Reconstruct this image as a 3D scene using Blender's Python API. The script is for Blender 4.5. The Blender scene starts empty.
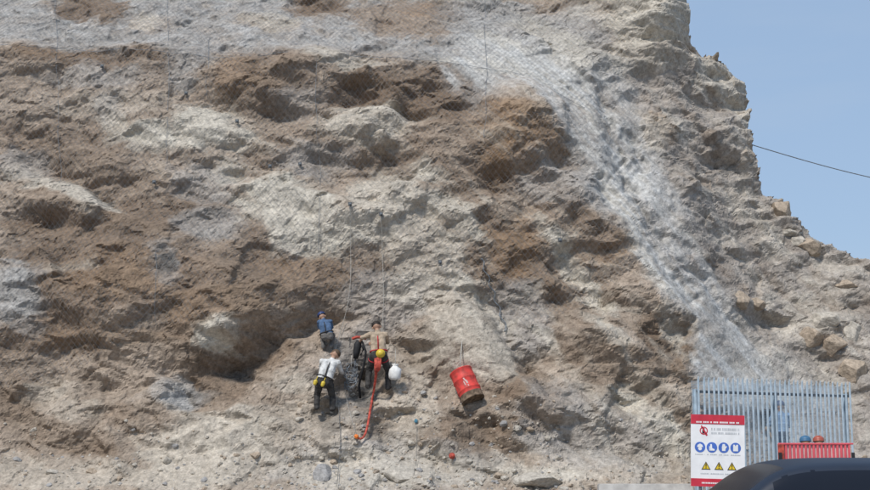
import bpy, bmesh, math, random
import numpy as np
from mathutils import Vector, Matrix

# ------------------------------------------------------------------ camera, sky, sun, exposure
S = bpy.context.scene
COL = S.collection
R = math.radians
FPX, CU, CV, HOR = 1290.0, 435.0, 245.0, 440.0
PITCH = math.atan((HOR - CV) / FPX)
CAMZ = 1.6
cam_d = bpy.data.cameras.new('camera')
cam_d.sensor_width = 36.0
cam_d.lens = FPX * 36.0 / 870.0
cam_d.clip_end = 6000
cam = bpy.data.objects.new('camera', cam_d)
cam.location = (0, 0, CAMZ)
cam.rotation_euler = (R(90) + PITCH, 0, 0)
COL.objects.link(cam)
S.camera = cam

SUN_EL, SUN_ROT = R(52), R(180 + 29)
W = bpy.data.worlds.new('World'); S.world = W; W.use_nodes = True
nt = W.node_tree
sky = nt.nodes.new('ShaderNodeTexSky'); sky.sky_type = 'NISHITA'; sky.sun_disc = False
sky.sun_elevation = SUN_EL; sky.sun_rotation = SUN_ROT
sky.air_density = 1.0; sky.dust_density = 1.0; sky.ozone_density = 1.2
bg = nt.nodes['Background']; bg.inputs['Strength'].default_value = 0.15
hz = nt.nodes.new('ShaderNodeMix'); hz.data_type = 'RGBA'; hz.inputs['Factor'].default_value = .84
hz.inputs['B'].default_value = (1.58, 2.2, 3.12, 1)
nt.links.new(sky.outputs[0], hz.inputs['A'])
# faint streaks of high cloud
tcw = nt.nodes.new('ShaderNodeTexCoord'); mpw = nt.nodes.new('ShaderNodeMapping'); mpw.inputs['Scale'].default_value = (5, 5, 24)
nzw = nt.nodes.new('ShaderNodeTexNoise'); nzw.inputs['Scale'].default_value = 1.0; nzw.inputs['Detail'].default_value = 5
nt.links.new(tcw.outputs['Generated'], mpw.inputs[0]); nt.links.new(mpw.outputs[0], nzw.inputs['Vector'])
crw = nt.nodes.new('ShaderNodeMapRange'); crw.inputs[1].default_value = .5; crw.inputs[2].default_value = .75; crw.inputs[4].default_value = .22
nt.links.new(nzw.outputs['Fac'], crw.inputs[0])
clw = nt.nodes.new('ShaderNodeMix'); clw.data_type = 'RGBA'; clw.inputs['B'].default_value = (2.3, 2.75, 3.4, 1)
nt.links.new(crw.outputs[0], clw.inputs['Factor']); nt.links.new(hz.outputs['Result'], clw.inputs['A'])
nt.links.new(clw.outputs['Result'], bg.inputs[0])
sd = bpy.data.lights.new('sun', 'SUN'); sd.energy = 2.4; sd.angle = R(8); sd.color = (1, .95, .885)
so = bpy.data.objects.new('sun', sd); COL.objects.link(so)
TO_SUN = Vector((math.sin(SUN_ROT) * math.cos(SUN_EL), math.cos(SUN_ROT) * math.cos(SUN_EL), math.sin(SUN_EL)))
so.rotation_euler = TO_SUN.to_track_quat('Z', 'Y').to_euler(); so.location = TO_SUN * 60
S.view_settings.view_transform = 'Standard'; S.view_settings.look = 'None'
S.view_settings.exposure = 0.46; S.view_settings.gamma = 1

# ------------------------------------------------------------------ helpers
CP, SP = math.cos(PITCH), math.sin(PITCH)
def proj(X, Y, Z):
    z = Z - CAMZ
    d = np.maximum(Y * CP + z * SP, .1)
    return CU + FPX * X / d, CV - FPX * (-Y * SP + z * CP) / d
def at(u, v, y):
    a = (u - CU) / FPX; b = (CV - v) / FPX
    dy = CP - b * SP; dz = SP + b * CP
    t = y / dy
    return Vector((a * t, y, CAMZ + dz * t))

random.seed(7)
rng = np.random.RandomState(5)
_perm = rng.permutation(256); _perm = np.concatenate([_perm, _perm, _perm])
_ga = rng.rand(256) * 2 * np.pi; _gx, _gy = np.cos(_ga), np.sin(_ga)
def perlin(x, y, seed=0):
    x = x + seed * 17.31; y = y + seed * 9.73
    xi = np.floor(x).astype(int); yi = np.floor(y).astype(int)
    xf = x - xi; yf = y - yi
    u = xf * xf * xf * (xf * (xf * 6 - 15) + 10); v = yf * yf * yf * (yf * (yf * 6 - 15) + 10)
    def g(i, j, dx, dy):
        h = _perm[(_perm[(xi + i) & 255] + yi + j) & 255]
        return _gx[h] * dx + _gy[h] * dy
    a = g(0, 0, xf, yf); b = g(1, 0, xf - 1, yf); c = g(0, 1, xf, yf - 1); d = g(1, 1, xf - 1, yf - 1)
    return ((a + u * (b - a)) + v * ((c + u * (d - c)) - (a + u * (b - a)))) * 1.45
def fbm(x, y, o=4, seed=0, gain=.5):
    s = 0; a = 1; n = 0
    for i in range(o):
        s = s + a * perlin(x * 2 ** i, y * 2 ** i, seed + i * 3); n += a; a *= gain
    return s / n
def ridged(x, y, o=4, seed=0):
    s = 0; a = 1; n = 0
    for i in range(o):
        s = s + a * (1 - 2 * np.abs(perlin(x * 2 ** i, y * 2 ** i, seed + i * 3))); n += a; a *= .5
    return s / n
def hash2(i, j, k):
    return _perm[(_perm[(_perm[(i + k * 7) & 255] + j) & 255] + k * 31) & 255] / 255.0
def facets(x, y, seed=0):
    """blocky rock: every cell is a tilted plane; returns height and distance to the cell border"""
    xi = np.floor(x).astype(int); yi = np.floor(y).astype(int)
    d1 = np.full(x.shape, 9.); d2 = np.full(x.shape, 9.); h = np.zeros(x.shape)
    for i in (-1, 0, 1):
        for j in (-1, 0, 1):
            ci, cj = xi + i, yi + j
            dx = x - (ci + .1 + .8 * hash2(ci, cj, seed)); dy = y - (cj + .1 + .8 * hash2(ci, cj, seed + 1))
            d = np.sqrt(dx * dx + dy * dy)
            hh = (hash2(ci, cj, seed + 2) - .5) * 2 + dx * (hash2(ci, cj, seed + 3) - .5) * 2.2 + dy * (hash2(ci, cj, seed + 4) - .5) * 2.2
            n = d < d1
            d2 = np.where(n, d1, np.minimum(d2, d)); h = np.where(n, hh, h); d1 = np.where(n, d, d1)
    return h, d2 - d1
def sstep(a, b, x):
    t = np.clip((x - a) / (b - a), 0, 1); return t * t * (3 - 2 * t)

def bmobj(name, bm, mats, parent=None, smooth=False):
    me = bpy.data.meshes.new(name); bm.normal_update(); bm.to_mesh(me); bm.free()
    if not isinstance(mats, (list, tuple)): mats = [mats]
    for m in mats: me.materials.append(m)
    if smooth: me.polygons.foreach_set('use_smooth', [True] * len(me.polygons))
    o = bpy.data.objects.new(name, me); COL.objects.link(o)
    if parent: o.parent = parent
    return o
def tag(o, label=None, cat=None, group=None, kind=None):
    if label: o['label'] = label
    if cat: o['category'] = cat
    if group: o['group'] = group
    if kind: o['kind'] = kind
    return o
def thing(name, label, cat, loc=(0, 0, 0), group=None, rotz=0):
    o = bpy.data.objects.new(name, None); o.empty_display_size = .1; COL.objects.link(o)
    o.location = loc; o.rotation_euler = (0, 0, rotz)
    return tag(o, label, cat, group)
def box(bm, c, s, bev=0, rot=None, mi=0):
    M = Matrix.Translation(c)
    if rot is not None: M = M @ rot
    r = bmesh.ops.create_cube(bm, size=1, matrix=M @ Matrix.Diagonal((s[0], s[1], s[2], 1)))
    fs = list({f for v in r['verts'] for f in v.link_faces})
    for f in fs: f.material_index = mi
    if bev:
        es = list({e for v in r['verts'] for e in v.link_edges})
        bmesh.ops.bevel(bm, geom=es, offset=bev, segments=2, affect='EDGES', profile=.5)
def ring(bm, p, t, r, n, ref=None):
    t = t.normalized()
    ref = ref or (Vector((0, 0, 1)) if abs(t.z) < .9 else Vector((1, 0, 0)))
    a = t.cross(ref).normalized(); b = t.cross(a)
    return [bm.verts.new(p + (a * math.cos(2 * math.pi * k / n) + b * math.sin(2 * math.pi * k / n)) * r) for k in range(n)]
def tube(bm, pts, rad, n=8, caps=True, mi=0):
    pts = [Vector(p) for p in pts]; rs = rad if isinstance(rad, (list, tuple)) else [rad] * len(pts)
    last = None
    for i, p in enumerate(pts):
        t = pts[min(i + 1, len(pts) - 1)] - pts[max(i - 1, 0)]
        rg = ring(bm, p, t, rs[i], n)
        if last:
            for k in range(n):
                f = bm.faces.new((last[k], last[(k + 1) % n], rg[(k + 1) % n], rg[k])); f.smooth = True; f.material_index = mi
        elif caps: bm.faces.new(rg[::-1]).material_index = mi
        last = rg
    if caps: bm.faces.new(last).material_index = mi
def capsule(bm, a, b, ra, rb, n=12):
    a = Vector(a); b = Vector(b); d = b - a
    if d.length < 1e-5: d = Vector((0, 0, 1e-3)); b = a + d
    t = d.normalized(); pts = []; rs = []
    for k in range(5):
        th = math.pi / 2 * (1 - k / 4.0); pts.append(a - t * ra * math.sin(th)); rs.append(max(ra * math.cos(th), ra * .08))
    for k in range(5):
        th = math.pi / 2 * k / 4.0; pts.append(b + t * rb * math.sin(th)); rs.append(max(rb * math.cos(th), rb * .08))
    last = None; ref = Vector((0, 0, 1)) if abs(t.z) < .9 else Vector((1, 0, 0))
    for p, r in zip(pts, rs):
        rg = ring(bm, p, t, r, n, ref)
        if last:
            for k in range(n): bm.faces.new((last[k], last[(k + 1) % n], rg[(k + 1) % n], rg[k]))
        else: bm.faces.new(rg[::-1])
        last = rg
    bm.faces.new(last)
def lathe(bm, prof, n=32, M=Matrix(), mi=0):
    last = None
    for r, z in prof:
        rg = [bm.verts.new(M @ Vector((r * math.cos(2 * math.pi * k / n), r * math.sin(2 * math.pi * k / n), z))) for k in range(n)]
        if last:
            for k in range(n):
                f = bm.faces.new((last[k], last[(k + 1) % n], rg[(k + 1) % n], rg[k])); f.smooth = True; f.material_index = mi
        last = rg

# ------------------------------------------------------------------ materials
def mat(name, col, rough=.7, metal=0, noise=.15, scale=8, bump=0, spec=.4, coat=0, col2=None):
    m = bpy.data.materials.new(name); m.use_nodes = True; n = m.node_tree; b = n.nodes['Principled BSDF']
    b.inputs['Roughness'].default_value = rough; b.inputs['Metallic'].default_value = metal
    b.inputs['Specular IOR Level'].default_value = spec; b.inputs['Coat Weight'].default_value = coat
    tc = n.nodes.new('ShaderNodeTexCoord'); tx = n.nodes.new('ShaderNodeTexNoise')
    tx.inputs['Scale'].default_value = scale; tx.inputs['Detail'].default_value = 6
    n.links.new(tc.outputs['Object'], tx.inputs['Vector'])
    mx = n.nodes.new('ShaderNodeMix'); mx.data_type = 'RGBA'
    c2 = col2 or [c * (1 - 2 * noise) for c in col]
    mx.inputs['A'].default_value = (*c2, 1); mx.inputs['B'].default_value = (*[min(1, c * (1 + noise)) for c in col], 1)
    rp = n.nodes.new('ShaderNodeMapRange'); rp.inputs[1].default_value = .3; rp.inputs[2].default_value = .65
    n.links.new(tx.outputs['Fac'], rp.inputs[0]); n.links.new(rp.outputs[0], mx.inputs['Factor'])
    n.links.new(mx.outputs['Result'], b.inputs['Base Color'])
    if bump:
        bp = n.nodes.new('ShaderNodeBump'); bp.inputs['Strength'].default_value = bump; bp.inputs['Distance'].default_value = .02
        n.links.new(tx.outputs['Fac'], bp.inputs['Height']); n.links.new(bp.outputs[0], b.inputs['Normal'])
    return m

def rock_material():
    m = bpy.data.materials.new('cliff_rock'); m.use_nodes = True; n = m.node_tree; L = n.links
    b = n.nodes['Principled BSDF']; b.inputs['Roughness'].default_value = .93; b.inputs['Specular IOR Level'].default_value = .15
    at_ = n.nodes.new('ShaderNodeAttribute'); at_.attribute_name = 'rock_colour'
    tc = n.nodes.new('ShaderNodeTexCoord')
    n1 = n.nodes.new('ShaderNodeTexNoise'); n1.inputs['Scale'].default_value = 8.5; n1.inputs['Detail'].default_value = 9; n1.inputs['Roughness'].default_value = .68
    n2 = n.nodes.new('ShaderNodeTexNoise'); n2.inputs['Scale'].default_value = 22; n2.inputs['Detail'].default_value = 5; n2.inputs['Roughness'].default_value = .7
    for x in (n1, n2): L.new(tc.outputs['Object'], x.inputs['Vector'])
    r1 = n.nodes.new('ShaderNodeMapRange'); r1.inputs[1].default_value = .28; r1.inputs[2].default_value = .72; r1.inputs[3].default_value = .58; r1.inputs[4].default_value = 1.36
    r2 = n.nodes.new('ShaderNodeMapRange'); r2.inputs[1].default_value = .3; r2.inputs[2].default_value = .7; r2.inputs[3].default_value = .80; r2.inputs[4].default_value = 1.18
    L.new(n1.outputs['Fac'], r1.inputs[0]); L.new(n2.outputs['Fac'], r2.inputs[0])
    mu = n.nodes.new('ShaderNodeMath'); mu.operation = 'MULTIPLY'; L.new(r1.outputs[0], mu.inputs[0]); L.new(r2.outputs[0], mu.inputs[1])
    sc = n.nodes.new('ShaderNodeVectorMath'); sc.operation = 'SCALE'
    L.new(at_.outputs['Color'], sc.inputs[0]); L.new(mu.outputs[0], sc.inputs['Scale'])
    L.new(sc.outputs[0], b.inputs['Base Color'])
    ad = n.nodes.new('ShaderNodeMath'); ad.operation = 'MULTIPLY_ADD'; ad.inputs[1].default_value = .35
    L.new(n2.outputs['Fac'], ad.inputs[0]); L.new(n1.outputs['Fac'], ad.inputs[2])
    vo = n.nodes.new('ShaderNodeTexVoronoi'); vo.inputs['Scale'].default_value = 13; vo.inputs['Detail'].default_value = 0
    wp = n.nodes.new('ShaderNodeVectorMath'); wp.operation = 'MULTIPLY_ADD'; wp.inputs[1].default_value = (.22, .22, .22)
    L.new(n1.outputs['Color'], wp.inputs[0]); L.new(tc.outputs['Object'], wp.inputs[2]); L.new(wp.outputs[0], vo.inputs['Vector'])
    a2 = n.nodes.new('ShaderNodeMath'); a2.operation = 'MULTIPLY_ADD'; a2.inputs[1].default_value = -.55
    L.new(vo.outputs['Distance'], a2.inputs[0]); L.new(ad.outputs[0], a2.inputs[2]); ad = a2
    bp = n.nodes.new('ShaderNodeBump'); bp.inputs['Strength'].default_value = .6; bp.inputs['Distance'].default_value = .032
    L.new(ad.outputs[0], bp.inputs['Height']); L.new(bp.outputs[0], b.inputs['Normal'])
    return m

M_rock = rock_material()
M = dict(
    galv=mat('galvanised_steel', (.44, .535, .61), .55, .1, .12, 6),
    galv_dark=mat('dull_galvanised_steel', (.2, .22, .24), .6, .3, .2, 10),
    wire=mat('zinc_wire', (.27, .29, .31), .55, .3, .1, 3),
    seam=mat('dark_wire_rope', (.13, .135, .14), .7, .2, .2, 20),
    concrete=mat('concrete', (.50, .48, .45), .9, 0, .12, 6, .3, .2),
    asphalt=mat('asphalt', (.06, .06, .062), .95, 0, .2, 40, .4, .2),
    gravel=mat('gravel_ground', (.3, .27, .24), .95, 0, .25, 12, .6, .2),
    kerb=mat('kerb_stone', (.4, .39, .37), .9, 0, .12, 10, .2, .2),
    paint=mat('road_paint', (.72, .72, .70), .8, 0, .1, 30),
    red_drum=mat('red_drum_paint', (.60, .055, .045), .55, 0, .16, 9, .1, .3, 0, (.33, .05, .04)),
    rust=mat('brown_rust', (.16, .115, .08), .9, 0, .35, 12, .3, .2),
    white=mat('white_enamel', (.80, .80, .80), .5, 0, .04, 5),
    red=mat('red_enamel', (.55, .035, .06), .5, 0, .08, 5),
    redplastic=mat('red_plastic', (.66, .10, .12), .55, 0, .12, 4),
    blue=mat('blue_enamel', (.07, .16, .52), .5, 0, .06, 5),
    yellow=mat('yellow_enamel', (.72, .52, .03), .5, 0, .06, 5),
    black=mat('black_rubber', (.02, .02, .022), .7, 0, .2, 10),
    grey_print=mat('grey_print', (.5, .52, .54), .6, 0, .08, 9),
    skin=mat('skin', (.42, .25, .17), .6, 0, .08, 12),
    hair=mat('dark_hair', (.025, .018, .014), .7, 0, .2, 60),
    wshirt=mat('white_cotton', (.60, .60, .58), .9, 0, .15, 10, .6),
    tan=mat('beige_cotton', (.42, .33, .24), .9, 0, .18, 10, .6),
    bshirt=mat('blue_cotton', (.075, .13, .23), .9, 0, .2, 10, .6),
    lbshirt=mat('light_blue_cotton', (.28, .42, .62), .9, 0, .12, 10, .2),
    dtrous=mat('dark_work_trousers', (.050, .047, .045), .9, 0, .3, 14, .5),
    navy=mat('navy_work_trousers', (.05, .07, .12), .9, 0, .2, 12, .3),
    gtrous=mat('grey_work_trousers', (.16, .15, .14), .9, 0, .2, 12, .3),
    boot=mat('leather_boot', (.05, .037, .027), .8, 0, .2, 20),
    brownhat=mat('brown_hair', (.10, .065, .04), .8, 0, .1, 20),
    yhat=mat('yellow_hard_hat', (.62, .46, .05), .4, 0, .05, 5),
    bhat=mat('blue_hard_hat', (.05, .14, .25), .5, 0, .12, 9),
    rhat=mat('red_hard_hat', (.36, .09, .06), .4, 0, .05, 5),
    nhat=mat('navy_hard_hat', (.03, .05, .14), .4, 0, .05, 5),
    red_hose=mat('red_hose_rubber', (.46, .075, .05), .7, 0, .3, 14, .3),
    orange=mat('orange_paint', (.75, .2, .03), .5, 0, .1, 9),
    webbing=mat('red_webbing', (.45, .03, .04), .8, 0, .15, 20),
    sack=mat('white_woven_sack', (.74, .74, .72), .85, 0, .08, 14, .3),
    rope=mat('pale_rope', (.42, .40, .36), .9, 0, .2, 40),
    navycar=mat('dark_blue_car_paint', (.018, .026, .044), .5, .0, .06, 3, 0, .3, .0),
    glass=mat('tinted_car_glass', (.014, .018, .028), .25, 0, .02, 2, 0, .15),
    chrome=mat('bright_trim', (.6, .62, .64), .25, .9, .05, 5),
    wood=mat('weathered_timber', (.33, .24, .16), .85, 0, .2, 18, .2),
    smallblue=mat('turquoise_cloth', (.08, .22, .30), .9, 0, .1, 20),
)

# ------------------------------------------------------------------ the cliff
PX = 43.0
EDGE_U = [-300, 0, 170, 210, 320, 420, 470, 520, 560, 590, 612, 640, 680, 720, 760, 820]
EDGE_V = [40, 48, 51, 58, 55, 58, 66, 74, 88, 112, 160, 215, 295, 372, 440, 530]
SIL_V = [-160, 0, 25, 48, 54, 63, 78, 90, 112, 142, 160, 180, 198, 206, 222, 232, 246, 258, 275, 300, 340]
SIL_U = [684, 688, 690, 692, 703, 718, 735, 749, 753, 754, 759, 765, 774, 786, 798, 811, 836, 863, 905, 965, 1060]

STEP = .036
gx = np.arange(-17.5, 16.2, STEP); gz = np.arange(-.35, 16.4, STEP)
X, Z = np.meshgrid(gx, gz)          # rows: z
def base_y(Zv):
    return 30 + .40 * Zv - .9 * np.clip(1.3 - Zv, 0, 2) ** 1.2
def macro(U, V):
    e = np.interp(U, EDGE_U, EDGE_V); dd = np.maximum(e - V, 0)
    w = sstep(520, 610, U)
    pd = dd * (1 - w * .58)
    rec = np.minimum(pd, 62) / PX * (1.15 - .35 * w) + np.maximum(pd - 62, 0) / PX * .16
    rec += 2.3 * sstep(640, 800, U)
    rec -= 1.0 * np.exp(-(((U - 650) / 45.) ** 2 + ((V - 5) / 50.) ** 2))
    # left mass leans out over the foot of the cliff
    rec -= .8 * np.exp(-(((U - 110) / 170.) ** 2 + ((V - 285) / 75.) ** 2))
    rec -= .5 * np.exp(-(((U - 530) / 70.) ** 2 + ((V - 130) / 70.) ** 2))
    rec += .5 * np.exp(-(((U - 400) / 120.) ** 2 + ((V - 330) / 60.) ** 2))
    return rec
Y = base_y(Z)
for _ in range(18):
    U, V = proj(X, Y, Z)
    Y = .5 * Y + .5 * (base_y(Z) + macro(U, V))
U, V = proj(X, Y, Z)

wu = fbm(X * .9, Z * .9, 4, 11) * 12 + fbm(X * 4, Z * 4, 3, 12) * 4
wv = fbm(X * .9, Z * .9, 4, 21) * 9 + fbm(X * 4, Z * 4, 3, 22) * 4
UW, VW = U + wu, V + wv

def ell(cx, cy, rx, ry, rot=0, u=None, v=None):
    u = UW if u is None else u; v = VW if v is None else v
    c, s = math.cos(R(rot)), math.sin(R(rot)); du, dv = u - cx, v - cy
    return (du * c + dv * s) / rx, (-du * s + dv * c) / ry
def seg_dist(pts, u, v):
    best = np.full(u.shape, 1e9)
    for (x0, y0), (x1, y1) in zip(pts[:-1], pts[1:]):
        dx, dy = x1 - x0, y1 - y0
        t = np.clip(((u - x0) * dx + (v - y0) * dy) / (dx * dx + dy * dy), 0, 1)
        best = np.minimum(best, np.hypot(u - x0 - t * dx, v - y0 - t * dy))
    return best

frag = fbm(X * 2.2, Z * 2.2, 4, 151)
D = np.zeros_like(X)                                 # relief in metres, + towards the road
# overhung hollows: (x, y, rx, ry, rot, depth)
HOLLOWS = [
    (362, 94, 36, 17, -8, 1.25), (428, 98, 26, 15, -28, 1.2), (412, 112, 10, 15, 0, .6), (452, 110, 16, 12, 35, .8), (390, 150, 10, 8, 0, .6),
    (506, 184, 20, 9, 10, .8), (540, 170, 26, 8, -20, .5), (166, 267, 15, 18, 0, .75), (44, 308, 34, 12, 32, .85), (64, 322, 22, 12, 20, .7), (6, 392, 9, 20, 0, .9),
    (14, 424, 12, 14, 20, .5), (186, 206, 22, 16, -25, .7), (153, 183, 9, 9, 0, .5), (50, 162, 26, 12, 10, .6), (85, 185, 20, 7, 25, .45),
    (50, 222, 36, 9, 4, .8), (110, 236, 28, 10, 5, .6), (6, 214, 16, 5, 0, .6), (8, 182, 14, 5, 0, .5), (250, 352, 46, 11, -14, .8), (226, 370, 34, 16, -14, 1.15), (190, 388, 14, 12, 20, .8),
    (350, 308, 10, 10, 0, .6), (408, 306, 14, 12, 0, .6), (428, 350, 18, 12, 25, .7), (512, 328, 9, 26, -32, .8), (527, 292, 11, 28, -12, .85),
    (553, 306, 18, 16, 20, .8), (548, 338, 14, 12, 20, .7), (577, 280, 18, 10, 25, .7), (602, 296, 14, 8, 30, .6), (600, 380, 20, 14, 30, .6), (668, 342, 30, 26, 15, 1.3), (655, 320, 16, 12, 0, .7),
    (721, 168, 24, 7, 14, 1.0), (757, 276, 7, 14, 0, .8), (770, 320, 20, 7, 22, 1.0), (826, 359, 22, 7, 22, .9), (700, 90, 14, 5, 15, .4), (745, 185, 6, 10, 0, .4),
    (610, 195, 9, 22, -18, .7), (634, 170, 10, 36, -14, .8), (82, 14, 20, 7, 0, .6), (76, 20, 10, 6, 0, .5), (168, 30, 6, 7, 0, .5), (184, 31, 14, 4, -10, .5), (206, 12, 16, 4, -28, .5),
    (220, 54, 7, 6, 0, .5), (62, 98, 14, 12, 25, .6), (52, 84, 14, 6, 20, .5), (70, 75, 8, 4, 0, .4), (137, 68, 8, 6, 0, .4), (103, 66, 10, 4, 0, .4), (316, 10, 26, 8, 0, .5), (376, 30, 10, 5, 0, .4), (476, 30, 12, 5, 0, .4), (385, 26, 14, 5, 0, .4), (545, 14, 12, 24, 20, .5), (612, 20, 10, 24, 0, .7),
    (274, 165, 8, 6, 0, .5), (235, 178, 10, 8, 0, .5), (316, 160, 10, 5, 0, .4), (372, 190, 12, 10, 0, .4), (310, 216, 8, 7, 0, .4), (360, 216, 8, 6, 0, .4), (295, 238, 7, 18, 0, .35), (290, 118, 26, 6, 8, .5),
    (95, 385, 40, 7, 20, .55), (50, 380, 16, 7, 10, .5), (116, 415, 20, 8, 25, .5), (145, 388, 12, 5, 40, .5), (90, 448, 26, 7, -25, .45), (60, 360, 10, 14, 20, .4), (262, 408, 22, 9, 30, .5), (245, 430, 18, 14, 0, .4),
    (361, 395, 14, 26, 0, 1.3), (382, 436, 16, 10, 25, .7), (320, 420, 12, 12, 0, .5), (300, 392, 10, 12, 30, .5), (470, 432, 30, 16, 20, .75), (500, 425, 18, 14, 0, .6), (505, 452, 22, 8, 20, .6), (450, 405, 22, 8, -20, .5),
    (415, 445, 14, 7, 0, .4), (640, 420, 16, 8, 35, .5), (660, 400, 14, 5, 25, .4), (600, 440, 30, 8, 45, .5), (690, 250, 30, 6, 34, .35), (790, 250, 8, 6, 20, .5), (850, 310, 14, 6, 20, .5), (835, 290, 8, 6, 0, .5), (800, 298, 16, 5, 30, .5)]
UH = UW + 11 * fbm(X * 2.4, Z * 2.4, 3, 152); VH = VW + 9 * fbm(X * 2.4, Z * 2.4, 3, 153)
for cx, cy, rx, ry, rot, dep in HOLLOWS:
    a, b = ell(cx, cy, rx * 1.1, ry * 1.15, rot, UH, VH)
    k = np.clip(1 - a * a - b * b, 0, 1)
    dd_ = dep * (.8 if dep >= .9 else .7)
    D -= dd_ * np.power(k, .75) * np.clip(1 + 1.1 * frag, .2, 1.6) * np.clip(1.0 - .42 * (b + 1), .12, 1)
def fracture(D, sx, sz, shear, amp, seed, jit=.85):
    """flat broken faces that meet in sharp edges: the relief is re-cut on a jittered net of points; also gives each face's centre"""
    rg = np.random.RandomState(seed)
    ni, nj = int(len(gx) * STEP / sx) + 14, int(len(gz) * STEP / sz) + 4
    J, I = np.meshgrid(np.arange(nj) - 1, np.arange(ni) - 7, indexing='ij')
    pz = gz[0] + (J + jit * (rg.rand(*J.shape) - .5)) * sz
    px = gx[0] + (I + .5 * (J % 2) + jit * (rg.rand(*J.shape) - .5)) * sx - shear * (pz - gz[0] - 5)
    a = np.clip((px - gx[0]) / STEP, 0, len(gx) - 1.001); b = np.clip((pz - gz[0]) / STEP, 0, len(gz) - 1.001)
    h = D[b.round().astype(int), a.round().astype(int)] + amp * (rg.rand(*J.shape) - .5) * 2
    A = (px - gx[0]) / STEP; B = (pz - gz[0]) / STEP
    out = D.copy(); cen = np.arange(D.size).reshape(D.shape)
    NX, NZ_ = len(gx), len(gz)
    for jj in range(nj - 1):
        for ii in range(ni - 1):
            q = ((jj, ii), (jj, ii + 1), (jj + 1, ii), (jj + 1, ii + 1))
            tr = ((0, 1, 2), (1, 3, 2)) if jj % 2 == 0 else ((0, 1, 3), (0, 3, 2))
            for t in tr:
                (j0, i0), (j1, i1), (j2, i2) = q[t[0]], q[t[1]], q[t[2]]
                x0, x1, x2 = A[j0, i0], A[j1, i1], A[j2, i2]; y0, y1, y2 = B[j0, i0], B[j1, i1], B[j2, i2]
                xa, xb = max(0, math.ceil(min(x0, x1, x2))), min(NX - 1, math.floor(max(x0, x1, x2)))
                ya, yb = max(0, math.ceil(min(y0, y1, y2))), min(NZ_ - 1, math.floor(max(y0, y1, y2)))
                if xa > xb or ya > yb: continue
                det = (y1 - y2) * (x0 - x2) + (x2 - x1) * (y0 - y2)
                if abs(det) < 1e-6: continue
                xs = np.arange(xa, xb + 1)[None, :] - x2; ys = np.arange(ya, yb + 1)[:, None] - y2
                l0 = ((y1 - y2) * xs + (x2 - x1) * ys) / det; l1 = ((y2 - y0) * xs + (x0 - x2) * ys) / det; l2 = 1 - l0 - l1
                m = (l0 >= -1e-6) & (l1 >= -1e-6) & (l2 >= -1e-6)
                out[ya:yb + 1, xa:xb + 1][m] = (l0 * h[j0, i0] + l1 * h[j1, i1] + l2 * h[j2, i2])[m]
                cx = min(NX - 1, max(0, int((x0 + x1 + x2) / 3))); cy = min(NZ_ - 1, max(0, int((y0 + y1 + y2) / 3)))
                cen[ya:yb + 1, xa:xb + 1][m] = cy * NX + cx
    return out, cen
# bulging blocks
BULGES = [
    (472, 345, 50, 44, 30, .75), (522, 125, 44, 48, 10, .75), (372, 128, 52, 20, -6, .45), (258, 84, 52, 26, 0, .45), (150, 142, 28, 18, 10, .3), (205, 132, 32, 22, -20, .35), (330, 70, 60, 12, 0, .4),
    (440, 150, 36, 50, 10, .35), (60, 200, 60, 20, 12, .35), (250, 300, 70, 32, -10, .5), (215, 335, 36, 14, -20, .45), (300, 212, 60, 34, 10, .3), (380, 212, 40, 36, 0, .3), (110, 300, 60, 36, 10, .4), (60, 410, 60, 22, 15, .3), (150, 430, 40, 36, 10, .3),
    (520, 410, 46, 34, 28, .6), (585, 225, 60, 34, 32, .5), (600, 330, 46, 26, 35, .5), (440, 430, 36, 28, 0, .4), (230, 440, 50, 32, -20, .35), (725, 140, 28, 20, 10, .4), (735, 95, 20, 16, 0, .45), (712, 70, 26, 10, 8, .4), (665, 20, 32, 14, 0, .5), (655, 60, 34, 14, 4, .45),
    (745, 300, 14, 12, 0, .35), (660, 135, 12, 26, -28, .35), (700, 210, 36, 16, 35, .3), (820, 330, 22, 18, 20, .5), (730, 405, 40, 22, 20, .3), (340, 440, 36, 20, 0, .3)]
for cx, cy, rx, ry, rot, h in BULGES:
    a, b = ell(cx, cy, rx * 1.05, ry * 1.05, rot)
    D += h * np.power(np.clip(1 - a * a - b * b, 0, 1), .7)
# cracks and gullies
CRACKS = [([(448, 282), (490, 318), (520, 352), (548, 398)], 5, .5), ([(560, 262), (592, 300), (622, 330)], 4, .4), ([(625, 392), (660, 440), (680, 470)], 4, .35), ([(536, 236), (575, 285), (600, 318), (640, 372)], 4, .35), ([(483, 250), (498, 300), (520, 350), (545, 395)], 4, .45), ([(100, 365), (60, 330), (36, 300), (24, 280)], 3, .35), ([(50, 385), (80, 405), (110, 420), (130, 440)], 3, .35),
          ([(180, 356), (240, 348), (300, 332), (335, 318)], 4, .45), ([(560, 210), (590, 250), (610, 300), (640, 340)], 4, .4), ([(605, 100), (620, 160), (650, 230), (690, 300)], 6, .35),
          ([(0, 150), (40, 158), (80, 180), (120, 210)], 4, .4), ([(480, 110), (488, 160), (500, 190), (540, 210)], 4, .4), ([(215, 58), (240, 76), (262, 84)], 3, .3), ([(300, 150), (350, 165), (420, 160)], 4, .3),
          ([(700, 180), (740, 240), (780, 290), (830, 340)], 4, .3), ([(655, 230), (710, 290), (760, 350)], 4, .3), ([(200, 108), (290, 112), (330, 122)], 3, .3), ([(440, 395), (500, 400), (560, 440), (600, 470)], 4, .35), ([(640, 380), (690, 430), (720, 480)], 5, .3)]
for pts, wd, dep in CRACKS:
    D -= dep * np.exp(-(seg_dist(pts, UW, VW) / wd) ** 2)

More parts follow.
